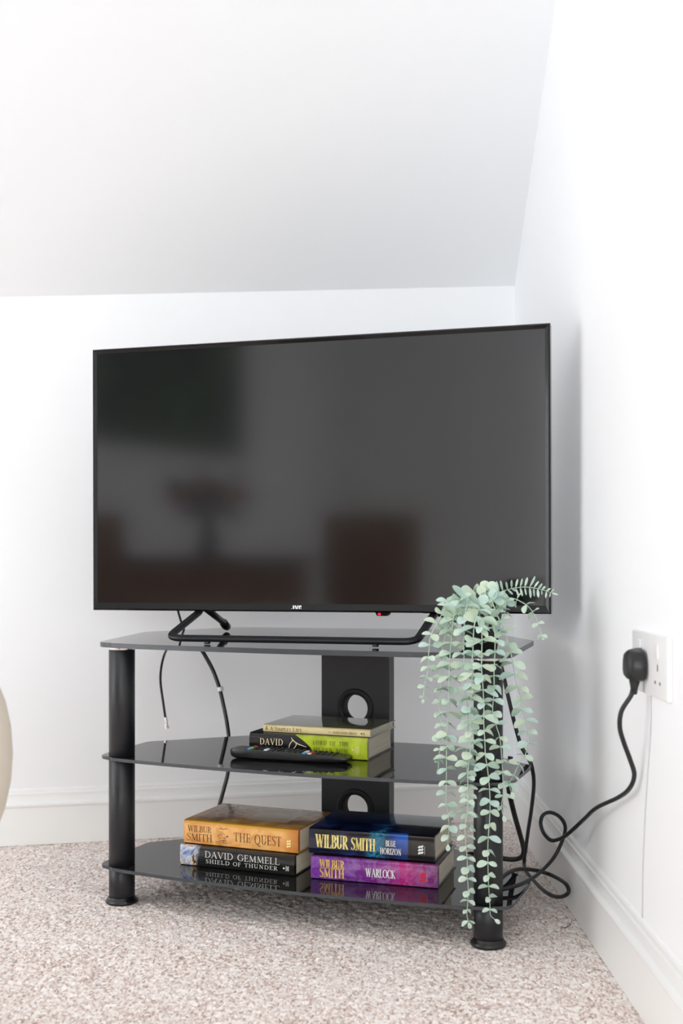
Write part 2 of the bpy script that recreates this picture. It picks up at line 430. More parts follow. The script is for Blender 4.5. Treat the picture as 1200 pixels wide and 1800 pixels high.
wall_with_hole('wall_left', (XL, YF, 0), (0, 1, 0), Lw.y - YF + .1, HC, HOLE1, (-.1, 0, 0))
window('window_1', (XL, YF, 0), (0, 1, 0), HOLE1, (1, 0, 0))
HOLE2 = (1.68, 3.68, .12, 2.18)
wall_with_hole('wall_front', (XL, YF, 0), (1, 0, 0), WR - XL, HC, HOLE2, (0, -.1, 0))
window('added_window', (XL, YF, 0), (1, 0, 0), HOLE2, (0, 1, 0))  # unseen window added to house the rear fill light
# baseboards: torus-and-step profile (offset into the room, height)
PROF = [(0, 0), (.0135, 0), (.0135, .083), (.0165, .0855), (.0178, .089), (.0172, .0925), (.0135, .0945), (.0108, .096), (.0088, .101), (.0080, .108), (.0086, .1135), (.0060, .1155), (.0052, .1215), (.0030, .124), (0, .1245)]
def baseboard(name, p0, p1, inward, m0=0, m1=0):
    p0, p1, I = Vector(p0), Vector(p1), Vector(inward); U = (p1 - p0).normalized()
    bm = bmesh.new()
    a = [bm.verts.new(Vector((*(p0 + I * o + U * o * m0), z))) for o, z in PROF]
    b = [bm.verts.new(Vector((*(p1 + I * o - U * o * m1), z))) for o, z in PROF]
    n = len(PROF)
    for k in range(n - 1): bm.faces.new((a[k], b[k], b[k + 1], a[k + 1]))
    bm.faces.new(a); bm.faces.new(list(reversed(b)))
    return auto_smooth(struct(obj(name, bm, M_gloss)), 28)
baseboard('baseboard_back', Lw, Bw, -bn)
baseboard('baseboard_right', Vector((WR, YF)), Vector((WR, Bw.y)), Vector((-1, 0)))
baseboard('baseboard_left', Vector((XL, YF)), Vector((XL, Lw.y)), Vector((1, 0)))
# door in the front wall (only the television mirrors it)
dr = bpy.data.objects.new('door_1', None); C.objects.link(dr); struct(dr); dr.location = (-2.75, YF, 0)
bm = bmesh.new(); box(bm, -.38, .38, .0, .035, .005, 1.98, .003, 1); 
obj('door_leaf', bm, M_gloss, dr)
bm = bmesh.new(); box(bm, -.45, -.385, 0, .05, 0, 2.06, .004, 1); box(bm, .385, .45, 0, .05, 0, 2.06, .004, 1); box(bm, -.385, .385, 0, .05, 1.99, 2.06, .004, 1); obj('door_frame', bm, M_gloss, dr)
bm = bmesh.new(); tube(bm, [(.32, .035, 1.0), (.32, .08, 1.0)], .009); tube(bm, [(.325, .08, 1.0), (.22, .08, 1.0)], .008); obj('door_handle', bm, M_chrome, dr, True)

# ================================================================== TV STAND
SX, SY, SA = -.08295, 2.04585, -math.radians(20.51)
stand = thing('tv_stand', 'black three-tier glass and metal corner stand carrying the television and the books', 'tv stand', (SX, SY, 0), SA)
def rnd(pts, rads, n=5):
    """round polygon corners"""
    out = []; N = len(pts)
    for i in range(N):
        p = Vector(pts[i]); r = rads[i]
        if r <= 0: out.append(tuple(p)); continue
        a = (Vector(pts[i - 1]) - p); b = (Vector(pts[(i + 1) % N]) - p)
        la, lb = a.length, b.length; a.normalize(); b.normalize()
        ra = min(r, la * .45, lb * .45)
        s, e = p + a * ra, p + b * ra
        for k in range(n + 1):
            t = k / n; out.append(tuple(s * (1 - t) ** 2 + p * 2 * t * (1 - t) + e * t * t))
    return out
def shelf(name, pts, z0, z1, label):
    bm = bmesh.new(); prism(bm, pts, z0, z1, None, .0008)
    for f in bm.faces:
        f.material_index = 0 if abs(f.normal.z) > .95 else 1
    bmesh.ops.recalc_face_normals(bm, faces=bm.faces)
    o = obj(name, bm, None, stand, mats=[M_glass, M_edge]); 
    for p in o.data.polygons: p.material_index = 0 if abs(p.normal.z) > .95 else 1
    return o
front = [(u, -.056 + .026 * (abs(u) / .36) ** 2) for u in np.linspace(-.35, .35, 19)]
low = front + rnd([(.388, -.022), (.388, .158), (.205, .330), (-.215, .330), (-.388, .166), (-.388, -.022)], [.03, .012, .02, .02, .012, .03])
top = front + rnd([(.388, -.022), (.362, .308), (.17, .625), (-.372, .545), (-.474, .303), (-.388, -.022)], [.03, .006, .03, .02, .02, .03])
for nm, pts, z0, z1 in (('glass_shelf', top, .4735, .4825), ('glass_shelf', low, .2660, .2720), ('glass_shelf', low, .0640, .0700)):
    shelf(nm, pts, z0, z1, '')
for s in (-1, 1):
    lg = bmesh.new(); R_ = .0240
    for a, b in ((.012, .0638), (.0702, .2658), (.2722, .4690)):
        lathe(lg, [(R_ - .0008, a), (R_, a + .0008), (R_, b - .0008), (R_ - .0008, b)], 40, s * .347, 0)
    leg = auto_smooth(obj('leg', lg, M_black, stand), 60)
    f = bmesh.new(); lathe(f, [(.0292, 0), (.0300, .0020), (.0298, .0045), (.0268, .0075), (.0250, .0105), (.0243, .0118)], 40, s * .347, 0)
    auto_smooth(obj('foot_cap', f, M_foot, leg), 50)
    f = bmesh.new(); lathe(f, [(.0236, .4690), (.0240, .4695), (.0240, .4733), (.0236, .4734)], 40, s * .347, 0)
    o = auto_smooth(obj('ring', f, M_chrome, leg), 50); o['label'] = 'chrome ring under the top glass'
# back column: folded plate with lined cable holes
col = obj('back_column', bmesh.new(), M_black, stand); col.location = (.007, 0, 0)
cw, cyb = .0715, .295
def plate_with_hole(bm, x0, x1, z0, z1, y, hc, hr, n=40):
    ring = [bm.verts.new((hr * math.cos(2 * PI * k / n), y, hc + hr * math.sin(2 * PI * k / n))) for k in range(n)]
    def edgept(a):
        c, s = math.cos(a), math.sin(a)
        tx = (x1 if c > 0 else x0) / c if abs(c) > 1e-6 else 1e9
        tz = ((z1 - hc) if s > 0 else (z0 - hc)) / s if abs(s) > 1e-6 else 1e9
        t = min(tx, tz); return (t * c, y, hc + t * s)
    angs = [2 * PI * k / n for k in range(n)]
    out = [bm.verts.new(edgept(a)) for a in angs]
    for k in range(n):
        bm.faces.new((ring[k], ring[(k + 1) % n], out[(k + 1) % n], out[k]))
    for cxn, czn in ((x1, z1), (x0, z1), (x0, z0), (x1, z0)):
        v = bm.verts.new((cxn, y, czn)); a = math.atan2(czn - hc, cxn) % (2 * PI)
        k = int(a / (2 * PI) * n) % n
        bm.faces.new((out[k], out[(k + 1) % n], v))
    return ring
bm = bmesh.new()
for z0, z1, hc in ((.0702, .2658, .142), (.2722, .4733, .341)):
    r1 = plate_with_hole(bm, -cw, cw, z0, z1, cyb, hc, .034)
    r2 = plate_with_hole(bm, -cw, cw, z0, z1, cyb + .03, hc, .034)
    n = len(r1)
    for k in range(n): bm.faces.new((r1[k], r1[(k + 1) % n], r2[(k + 1) % n], r2[k]))
    for x in (-cw, cw):
        v = [bm.verts.new(p) for p in ((x, cyb, z0), (x, cyb + .03, z0), (x, cyb + .03, z1), (x, cyb, z1))]; bm.faces.new(v)
box(bm, -cw, cw, cyb, cyb + .03, .012, .0638, .001, 1)
bmesh.ops.remove_doubles(bm, verts=bm.verts, dist=1e-5)
bmesh.ops.recalc_face_normals(bm, faces=bm.faces); bm.to_mesh(col.data); bm.free()
for hc in (.142, .341):
    bm = bmesh.new()
    Mx = Matrix.Translation((0, cyb, hc)) @ Matrix.Rotation(-PI / 2, 4, 'X')     # local z -> +y
    Mx = Matrix.Translation((0, cyb, hc)) @ Matrix.Rotation(PI / 2, 4, 'X')
    prof = [(.0265, -.030), (.0265, .0006), (.0275, .0018), (.0360, .0022), (.0385, .0014), (.0390, .0002), (.0338, .0002), (.0338, -.030)]
    lathe(bm, prof, 40, 0, 0, Mx, cap=False)
    auto_smooth(obj('cable_grommet', bm, M_grom, col), 50)
bm = bmesh.new(); lathe(bm, [(.05, 0), (.052, .003), (.05, .008), (.02, .012)], 32, 0, cyb + .015); auto_smooth(obj('column_foot', bm, M_foot, stand), 50)

# ================================================================== TELEVISION
TX, TY, TA = -.4917, 2.305, -math.radians(15.885)
W_, H_ = .8955, .5150
tv = thing('television', 'large black flat screen television with glossy frame standing on the top glass shelf', 'television', (TX, TY, .5365), TA)
tv.rotation_euler = (0, -math.radians(.16), TA)
bm = bmesh.new()
def rect(x0, x1, z0, z1, y): return [bm.verts.new(p) for p in ((x0, y, z0), (x1, y, z0), (x1, y, z1), (x0, y, z1))]
loops = [rect(.006, W_ - .006, .006, H_ - .006, .034), rect(.0005, W_ - .0005, .0005, H_ - .0005, .030), rect(0, W_, 0, H_, .010), rect(0, W_, 0, H_, .0030),
         rect(.0020, W_ - .0020, .0020, H_ - .0020, .0), rect(.0035, W_ - .0035, .0035, H_ - .0035, .0),
         rect(.0092, W_ - .0092, .0150, H_ - .0092, .0032), rect(.0094, W_ - .0094, .0152, H_ - .0094, .0050)]
for a, b in zip(loops, loops[1:]):
    for k in range(4): bm.faces.new((a[k], a[(k + 1) % 4], b[(k + 1) % 4], b[k]))
bm.faces.new(loops[0]); bm.faces.new(loops[-1])
fr = obj('frame', bm, M_bezel, tv)
bm = bmesh.new(); box(bm, .0093, W_ - .0093, .0038, .0049, .0151, H_ - .0093); obj('screen', bm, M_screen, tv)
bm = bmesh.new()
a = [bm.verts.new(p) for p in ((.05, .0341, .03), (W_ - .05, .0341, .03), (W_ - .05, .0341, H_ - .06), (.05, .0341, H_ - .06))]
b = [bm.verts.new(p) for p in ((.10, .075, .05), (W_ - .10, .075, .05), (W_ - .10, .075, H_ - .16), (.10, .075, H_ - .16))]
bm.faces.new(a); bm.faces.new(b)
for k in range(4): bm.faces.new((a[k], a[(k + 1) % 4], b[(k + 1) % 4], b[k]))
obj('rear_housing', bm, M_blackp, tv)
# brand lettering: heavy sans shapes J V C
bm = bmesh.new()
def poly(bm, pts, M=None, y=0):
    vs = [bm.verts.new(M @ Vector((a, y, b)) if M is not None else (a, y, b)) for a, b in pts]; bm.faces.new(vs)
lx, lz, lw, lh = .4128, .0035, .0202, .0085
def logo(pts): poly(bm, [(lx + a * lw, lz + b * lh) for a, b in pts], None, .0006)
logo([(0, .32), (0, 0), (.26, 0), (.26, .26), (.10, .26), (.10, .32)]); logo([(.16, .26), (.26, .26), (.26, 1), (.16, 1)]); logo([(.26, 0), (.31, .10), (.31, 1), (.26, 1)])
logo([(.34, 1), (.47, 1), (.535, .34), (.535, 0), (.47, 0)]); logo([(.535, 0), (.60, 0), (.72, 1), (.60, 1), (.535, .34)])
logo([(.74, .08), (.78, 0), (.86, 0), (.86, 1), (.78, 1), (.74, .92)]); logo([(.86, .76), (1, .76), (1, .92), (.97, 1), (.86, 1)]); logo([(.86, 0), (.97, 0), (1, .08), (1, .26), (.86, .26)]); logo([(.90, .60), (1, .60), (1, .76), (.90, .76)]); logo([(.90, .26), (1, .26), (1, .38), (.90, .38)])
obj('brand_lettering', bm, M_white_print, tv)['label'] = 'white letters JVC on the lower frame'
# infrared receiver pod with standby light
bm = bmesh.new(); prism(bm, [(.5745, 0), (.5770, -.0055), (.5790, -.0068), (.5960, -.0068), (.5990, -.0050), (.6015, 0)], .004, .020, Matrix(((1, 0, 0, 0), (0, 0, 1, 0), (0, 1, 0, .0005), (0, 0, 0, 1))))
irp = obj('infrared_sensor', bm, M_bezel, tv)
bm = bmesh.new(); lathe(bm, [(.0001, .0), (.0012, -.0004), (.0021, -.0002), (.0024, .0008)], 14, 0, 0, Matrix.Translation((.5825, .0040, -.0030)) @ Matrix.Rotation(PI / 2, 4, 'X') @ Matrix.Scale(-1, 4, (0, 0, 1)) @ Matrix.Scale(1.35, 4, (1, 0, 0)), cap=False)
obj('standby_light', bm, M_red_led, irp, True)['label'] = 'glowing red standby light'
# wide bent-bar foot with rear struts
zt = .4825 - .5365      # glass top in tv coordinates
ctr = []
LH, AH, cxm = .187, .232, .4495
half = [Vector((cxm - AH, .030, .004)), Vector((cxm - AH, .018, -.004)), Vector((cxm - AH + .0005, -.096, zt + .019)), Vector((cxm - AH + .003, -.113, zt + .0135)), Vector((cxm - AH + .014, -.121, zt + .0105)), Vector((cxm - AH + .030, -.1235, zt + .0098)), Vector((cxm - .15, -.1235, zt + .0098))]
pl = catmull(half[2:], 6)
pl = [half[0], half[1]] + pl
right = [Vector((2 * cxm - p.x, p.y, p.z)) for p in reversed(pl)]
pts = pl + right
bm = bmesh.new()
# bar cross-section follows the sloping plane of the foot
rings = []
npl = Vector((0, -.40, .92)).normalized()
for i, p in enumerate(pts):
    T = (pts[min(i + 1, len(pts) - 1)] - pts[max(i - 1, 0)]).normalized()
    S = Vector((0, 0, 1)) if abs(T.x) > .7 else Vector((0, 0, 1))
    S = (npl.cross(T)).normalized(); Nn = T.cross(S).normalized()
    hw, th = .0072, .0040
    prof = [(-1, -.6), (-.8, -1), (.8, -1), (1, -.6), (1, .6), (.8, 1), (-.8, 1), (-1, .6)]
    rings.append([bm.verts.new(p + S * a * hw + Nn * b * th) for a, b in prof])
for a, b in zip(rings, rings[1:]):
    for k in range(8): bm.faces.new((a[k], a[(k + 1) % 8], b[(k + 1) % 8], b[k]))
bm.faces.new(list(reversed(rings[0]))); bm.faces.new(rings[-1])
bar = auto_smooth(obj('foot_bar', bm, M_black, tv), 45)
for x in (cxm - .155, cxm + .158):
    bm = bmesh.new(); lathe(bm, [(.0055, zt + .0001), (.006, zt + .001), (.0055, zt + .0055)], 14, x, -.1235); obj('rubber_pad', bm, M_foot, bar, True)
for s in (-1, 1):
    x0 = cxm + s * (AH - .008); x1 = cxm + s * (AH + .040)
    bm = bmesh.new(); tube(bm, [(x0, .036, .004), (x0 + (x1 - x0) * .5, .149, (zt + .0195) / 2), (x1, .262, zt + .0155)], .0068, 10, 1.0)
    st = obj('foot_strut', bm, M_black, tv, True)
    bm = bmesh.new(); tube(bm, [(x1 - s * .006, .236, zt + .0195), (x1, .262, zt + .0120), (x1 + s * .001, .272, zt + .0098)], .0090, 12); obj('rubber_pad', bm, M_foot, st, True)
    bm = bmesh.new(); box(bm, x0 - .018, x0 + .018, .0342, .050, -.002, .030, .002, 2); obj('mount', bm, M_foot, tv)

# ================================================================== BOOKS
def art_material(name, build, rough=.16, coat=.6):
    """jacket material: build(t, X, Y, Z) -> colour socket, from object coordinates (metres)"""
    t = NT(name); b = t.b
    tc = t.n('ShaderNodeTexCoord'); sp = t.n('ShaderNodeSeparateXYZ'); t.l(tc.outputs['Object'], sp.inputs[0])
    col = build(t, sp.outputs[0], sp.outputs[1], sp.outputs[2], tc.outputs['Object'])
    t.l(col, b.inputs['Base Color'])
    b.inputs['Roughness'].default_value = rough; b.inputs['Coat Weight'].default_value = coat; b.inputs['Coat Roughness'].default_value = .08
    nz = t.n('ShaderNodeTexNoise'); nz.inputs['Scale'].default_value = 45; t.l(tc.outputs['Object'], nz.inputs['Vector'])
    bp = t.n('ShaderNodeBump'); bp.inputs['Strength'].default_value = .12; bp.inputs['Distance'].default_value = .002
    t.l(nz.outputs[0], bp.inputs['Height']); t.l(bp.outputs[0], b.inputs['Normal'])
    return t.m
def ramp(t, sock, stops, interp='LINEAR'):
    r = t.n('ShaderNodeValToRGB'); r.color_ramp.interpolation = interp; e = r.color_ramp.elements
    e[0].position = stops[0][0]; e[0].color = stops[0][1]; e[1].position = stops[-1][0]; e[1].color = stops[-1][1]
    for p, c in stops[1:-1]: x = e.new(p); x.color = c
    t.l(sock, r.inputs[0]); return r.outputs[0]
def mth(t, op, a, b=None, c=None):
    m = t.n('ShaderNodeMath', operation=op)
    for i, v in enumerate((a, b, c)):
        if v is None: continue
        if isinstance(v, (int, float)): m.inputs[i].default_value = v
        else: t.l(v, m.inputs[i])
    return m.outputs[0]
def mix(t, f, a, b, mode='MIX'):
    m = t.n('ShaderNodeMix', data_type='RGBA', blend_type=mode)
    if isinstance(f, (int, float)): m.inputs[0].default_value = f
    else: t.l(f, m.inputs[0])
    for i, v in ((6, a), (7, b)):
        if isinstance(v, tuple): m.inputs[i].default_value = v
        else: t.l(v, m.inputs[i])
    return m.outputs[2]
def nzs(t, vec, scale, detail=3, dist=0.0, stretch=None):
    if stretch:
        mp = t.n('ShaderNodeMapping'); mp.inputs['Scale'].default_value = stretch; t.l(vec, mp.inputs[0]); vec = mp.outputs[0]
    n = t.n('ShaderNodeTexNoise'); n.inputs['Scale'].default_value = scale; n.inputs['Detail'].default_value = detail; n.inputs['Distortion'].default_value = dist
    t.l(vec, n.inputs['Vector']); return n.outputs[0]
def book(label, loc, ang, L, D, T, jacket, boards=.0026, overhang=.003, sp=.0035):
    b = thing('book', label, 'book', loc, -math.radians(ang))
    # jacket and boards: C-shaped section (y depth, z height) swept along the spine
    outer = [(D, 0), (.006, 0)]
    for k in range(9):
        a = -PI / 2 - PI * k / 8 * 1.0
        outer.append((.0045 - 0.0045 * abs(math.cos(a)) ** .8 if False else .006 - .006 * math.cos((k / 8 - .5) * PI) ** .55, T * (.5 - .5 * math.cos(PI * k / 8))))
    outer += [(.006, T), (D, T)]
    outer = [outer[0]] + outer[1:2] + outer[3:-3] + outer[-2:]
    inner = [(D, T - boards), (.0085, T - boards), (.0085, boards), (D, boards)]
    prof = outer + inner
    bm = bmesh.new(); n = len(prof)
    a = [bm.verts.new((0, y, z)) for y, z in prof]; c = [bm.verts.new((L, y, z)) for y, z in prof]
    for k in range(n): bm.faces.new((a[k], c[k], c[(k + 1) % n], a[(k + 1) % n]))
    m_ = len(outer)
    for R_ in (a, c):
        o_, i_ = R_[:m_], R_[m_:]            # inner runs top board edge, top corner, bottom corner, bottom board edge
        bm.faces.new((o_[0], o_[1], i_[2], i_[3])); bm.faces.new((o_[-1], o_[-2], i_[1], i_[0]))
        h_ = m_ // 2
        for k in range(1, m_ - 2): bm.faces.new((o_[k], o_[k + 1], i_[2] if k < h_ else i_[1]))
        bm.faces.new((o_[h_], i_[1], i_[2]))
    auto_smooth(obj('jacket', bm, jacket, b), 40)
    # page block with rounded back and hollow fore-edge
    bm = bmesh.new(); z0, z1 = boards + .0001, T - boards - .0001
    pr = [(.0088, z0)] + [(D - overhang - .003 * math.sin(PI * k / 8), z0 + (z1 - z0) * k / 8) for k in range(9)] + [(.0088, z1)]
    a = [bm.verts.new((overhang, y, z)) for y, z in pr]; c = [bm.verts.new((L - overhang, y, z)) for y, z in pr]; n = len(pr)
    for k in range(n): bm.faces.new((a[k], c[k], c[(k + 1) % n], a[(k + 1) % n]))
    bm.faces.new(a); bm.faces.new(list(reversed(c)))
    obj('page_block', bm, M_page, b)
    return b
def plate(name, m, parent, polys, y=-.0003):
    bm = bmesh.new()
    for pts in polys: poly(bm, pts, None, y)
    me = bpy.data.meshes.new(name); bm.to_mesh(me); bm.free(); me.materials.append(m)
    o = bpy.data.objects.new(name, me); C.objects.link(o); o.parent = parent; return o
def blob(cx, cz, rx, rz, rot=0, n=14):
    c, s = math.cos(rot), math.sin(rot)
    return [(cx + rx * math.cos(2 * PI * k / n) * c - rz * math.sin(2 * PI * k / n) * s, cz + rx * math.cos(2 * PI * k / n) * s + rz * math.sin(2 * PI * k / n) * c) for k in range(n)]
def pan_emblem(cx, cz, s):
    """publisher's device: two stacked pairs of bold curls"""
    P_ = []
    for dz in (.5, 0, -.5):
        P_.append(blob(cx - .26 * s, cz + dz * s * 1.10 - .04 * s, .31 * s, .19 * s, .62)); P_.append(blob(cx + .22 * s, cz + dz * s * 1.10 + .06 * s, .31 * s, .19 * s, .62))
    return P_
def bar_(x0, x1, z0, z1): return [(x0, z0), (x1, z0), (x1, z1), (x0, z1)]
K = srgb

# --- tan novel THE QUEST
Lq, Tq = .232, .0440
def art_quest(t, X, Y, Z, V):
    n = nzs(t, V, 22, 5, .6)
    base = ramp(t, n, [(.25, K(196, 128, 58)), (.45, K(226, 158, 84)), (.58, K(236, 180, 108)), (.75, K(208, 140, 62))])
    cover = ramp(t, n, [(.30, K(120, 84, 44)), (.5, K(160, 116, 62)), (.7, K(182, 140, 84))])
    # pale title panels on the cover, broken up by worn lettering
    worn = ramp(t, nzs(t, V, 60, 4, 1.0, (1, 3, 1)), [(.42, (0, 0, 0, 1)), (.52, (1, 1, 1, 1))])
    inx = mth(t, 'MULTIPLY', mth(t, 'GREATER_THAN', X, .105), mth(t, 'LESS_THAN', X, .190))
    iny = mth(t, 'MULTIPLY', mth(t, 'GREATER_THAN', Y, .045), mth(t, 'LESS_THAN', Y, .115))
    inx2 = mth(t, 'MULTIPLY', mth(t, 'GREATER_THAN', X, .018), mth(t, 'LESS_THAN', X, .085))
    iny2 = mth(t, 'MULTIPLY', mth(t, 'GREATER_THAN', Y, .025), mth(t, 'LESS_THAN', Y, .135))
    cover = mix(t, mth(t, 'MULTIPLY', mth(t, 'MULTIPLY', inx, iny), .8), cover, K(176, 160, 140))
    cover = mix(t, mth(t, 'MULTIPLY', mth(t, 'MULTIPLY', mth(t, 'MULTIPLY', inx2, iny2), worn), .65), cover, K(96, 74, 60))
    edge = mth(t, 'GREATER_THAN', Y, .0075)
    topband = ramp(t, mth(t, 'MULTIPLY', Z, 1 / Tq), [(.82, (0, 0, 0, 1)), (.97, (1, 1, 1, 1))])
    sp_ = mix(t, topband, base, K(196, 142, 24))
    sp_ = mix(t, ramp(t, mth(t, 'MULTIPLY', X, 1 / Lq), [(.86, (0, 0, 0, 1)), (1.0, (1, 1, 1, 1))]), sp_, K(186, 112, 44))
    return mix(t, edge, sp_, cover)
bq = book('thick tan hardback THE QUEST on top of the left stack, bottom shelf', (-.2934, 2.1671, .1088), 21.5, Lq, .160, Tq, art_material('tan_jacket_print', art_quest, .25, .4))
text_obj('author_lettering', M_darkprint, bq, [('WILBUR', .009, .058, .0235, .0345, dict(weight=.10)), ('SMITH', .007, .060, .0068, .0200, dict(weight=.10))], track=.02)
text_obj('title_lettering', M_darkprint, bq, [('THE', .104, .138, .0130, .0285), ('QUEST', .146, .199, .0115, .0285)], weight=.09, track=.10)
plate('emblem', mat('pale_gold_print', K(240, 220, 140), .4), bq, pan_emblem(.214, .0175, .0085))
bm = bmesh.new()
random.seed(3)
for k in range(46):
    x = .0665 + random.random() * .024; z = .0065 + random.random() * .028
    if abs(z - .014) < .0015 or abs(z - .0285) < .0012: continue
    poly(bm, [(x, z), (x + .001 + random.random() * .0035, z), (x + .001 + random.random() * .003, z + .0012), (x, z + .0009)], None, -.0003)
me = bpy.data.meshes.new('relief_print'); bm.to_mesh(me); bm.free(); me.materials.append(mat('brown_relief_print', K(140, 84, 58), .5))
o = bpy.data.objects.new('relief_print', me); C.objects.link(o); o.parent = bq

# --- black novel SHIELD OF THUNDER
Ls, Ts = .232, .0380
def art_shield(t, X, Y, Z, V):
    xn = mth(t, 'MULTIPLY', X, 1 / Ls)
    n = nzs(t, V, 55, 5, 1.5)
    sky = ramp(t, n, [(.28, K(70, 92, 150)), (.42, K(150, 168, 205)), (.5, K(225, 222, 215)), (.58, K(150, 110, 62)), (.68, K(60, 42, 26)), (.80, K(96, 108, 70))])
    xw = mth(t, 'ADD', xn, mth(t, 'MULTIPLY', mth(t, 'SUBTRACT', nzs(t, V, 30), .5), .12))
    black = ramp(t, xw, [(.13, (0, 0, 0, 1)), (.17, (1, 1, 1, 1))])
    col = mix(t, black, sky, K(20, 20, 19))
    return mix(t, mth(t, 'GREATER_THAN', Y, .0075), col, K(30, 32, 40))
bs = book('black hardback SHIELD OF THUNDER beneath the tan book, bottom shelf', (-.2996, 2.1626, .0701), 21.6, Ls, .156, Ts, art_material('black_jacket_print', art_shield, .2, .6))
text_obj('author_lettering', M_silver, bs, [('DAVID', .052, .110, .0188, .0300), ('GEMMELL', .119, .203, .0188, .0300)], weight=.13)
text_obj('title_lettering', M_silver, bs, [('SHIELD', .054, .103, .0085, .0152), ('OF', .110, .126, .0085, .0152), ('THUNDER', .133, .199, .0085, .0152)], weight=.15, track=.14)
plate('emblem', M_silver, bs, [blob(.2115, .0135, .0017, .0017)] + [bar_(.2155 + k * .0022, .2165 + k * .0022, .009 + (k % 2) * .001, .018 - (k % 2) * .001) for k in range(3)])

# --- dark blue novel BLUE HORIZON
Lb, Tb = .2285, .0460
def art_blue(t, X, Y, Z, V):
    xn = mth(t, 'MULTIPLY', X, 1 / Lb)
    n = nzs(t, V, 26, 5, 1.2)
    dark = ramp(t, n, [(.35, K(10, 12, 24)), (.6, K(16, 26, 58)), (.8, K(22, 52, 104))])
    xw = mth(t, 'ADD', xn, mth(t, 'MULTIPLY', mth(t, 'SUBTRACT', nzs(t, V, 18, 4, 1), .5), .10))
    band = ramp(t, xw, [(.47, (0, 0, 0, 1)), (.54, (1, 1, 1, 1)), (.60, (.6, .6, .6, 1)), (.66, (0, 0, 0, 1))])
    col = mix(t, mth(t, 'MULTIPLY', band, .85), dark, ramp(t, nzs(t, V, 70, 4, 2), [(.38, K(8, 60, 84)), (.6, K(36, 140, 176))]))
    bl = ramp(t, xn, [(.62, (0, 0, 0, 1)), (.72, (.8, .8, .8, 1)), (.795, (1, 1, 1, 1)), (.80, (0, 0, 0, 1))])
    zfade = ramp(t, mth(t, 'MULTIPLY', Z, 1 / Tb), [(.10, (.15, .15, .15, 1)), (.85, (1, 1, 1, 1))])
    col = mix(t, mth(t, 'MULTIPLY', bl, zfade), col, K(32, 92, 190))
    col = mix(t, ramp(t, xn, [(.79, (0, 0, 0, 1)), (.805, (1, 1, 1, 1))]), col, K(15, 15, 17))
    cover = ramp(t, mth(t, 'ADD', n, mth(t, 'MULTIPLY', band, .18)), [(.35, K(8, 12, 30)), (.58, K(16, 34, 80)), (.74, K(30, 80, 120)), (.9, K(70, 130, 150))])
    cover = mix(t, ramp(t, xn, [(.60, (0, 0, 0, 1)), (.85, (1, 1, 1, 1))]), cover, K(28, 30, 40))
    return mix(t, mth(t, 'GREATER_THAN', Y, .0075), col, cover)
bb = book('dark blue hardback BLUE HORIZON lying on the purple book, bottom shelf', (-.0583, 2.0782, .1117), 17.6, Lb, .158, Tb, art_material('dark_blue_jacket_print', art_blue, .12, .8))
M_goldb = mat('gold_white_foil_print', K(240, 214, 130), .35, noise=(60, .3))
text_obj('author_lettering', M_goldb, bb, [('WILBUR', .013, .073, .0130, .0355), ('SMITH', .079, .123, .0130, .0340)], weight=.15, track=.03)
text_obj('title_lettering', M_silver, bb, [('BLUE', .142, .160, .0235, .0335), ('HORIZON', .132, .170, .0095, .0200)], weight=.13, track=.08)
plate('emblem', M_white_print, bb, pan_emblem(.2050, .0215, .0095) + [bar_(.2115, .2120, .014, .028)])

# --- purple novel WARLOCK
Lw_, Tw = .2295, .0408
def art_warlock(t, X, Y, Z, V):
    xn = mth(t, 'MULTIPLY', X, 1 / Lw_)
    xw = mth(t, 'ADD', xn, mth(t, 'MULTIPLY', mth(t, 'SUBTRACT', nzs(t, V, 24, 4), .5), .16))
    col = ramp(t, xw, [(.0, K(112, 44, 148)), (.35, K(104, 34, 130)), (.6, K(128, 32, 122)), (.74, K(184, 34, 118)), (.84, K(150, 36, 110)), (1.0, K(92, 26, 84))])
    sh = ramp(t, nzs(t, V, 60, 4, 1.5), [(.40, (0, 0, 0, 1)), (.8, (.6, .6, .6, 1))])
    col = mix(t, sh, col, K(176, 130, 196))
    return mix(t, mth(t, 'GREATER_THAN', Y, .0075), col, K(46, 16, 40))
bw = book('purple and magenta hardback WARLOCK beneath the dark blue book', (-.0544, 2.0648, .0701), 17.0, Lw_, .156, Tw, art_material('purple_jacket_print', art_warlock, .16, .7))
text_obj('author_lettering', mat('gold_orange_foil_print', K(236, 184, 88), .35, noise=(70, .4)), bw, [('WILBUR', .0165, .062, .0215, .0360), ('SMITH', .0165, .062, .0055, .0215)], weight=.15, track=.03)
text_obj('title_lettering', M_silver, bw, [('WARLOCK', .101, .154, .0125, .0265)], weight=.14, track=.03)
plate('emblem', M_red, bw, pan_emblem(.2030, .0185, .0100))
plate('publisher_mark', mat('pale_pink_print', K(226, 150, 190), .5), bw, [bar_(.2100, .2106, .011, .024)])

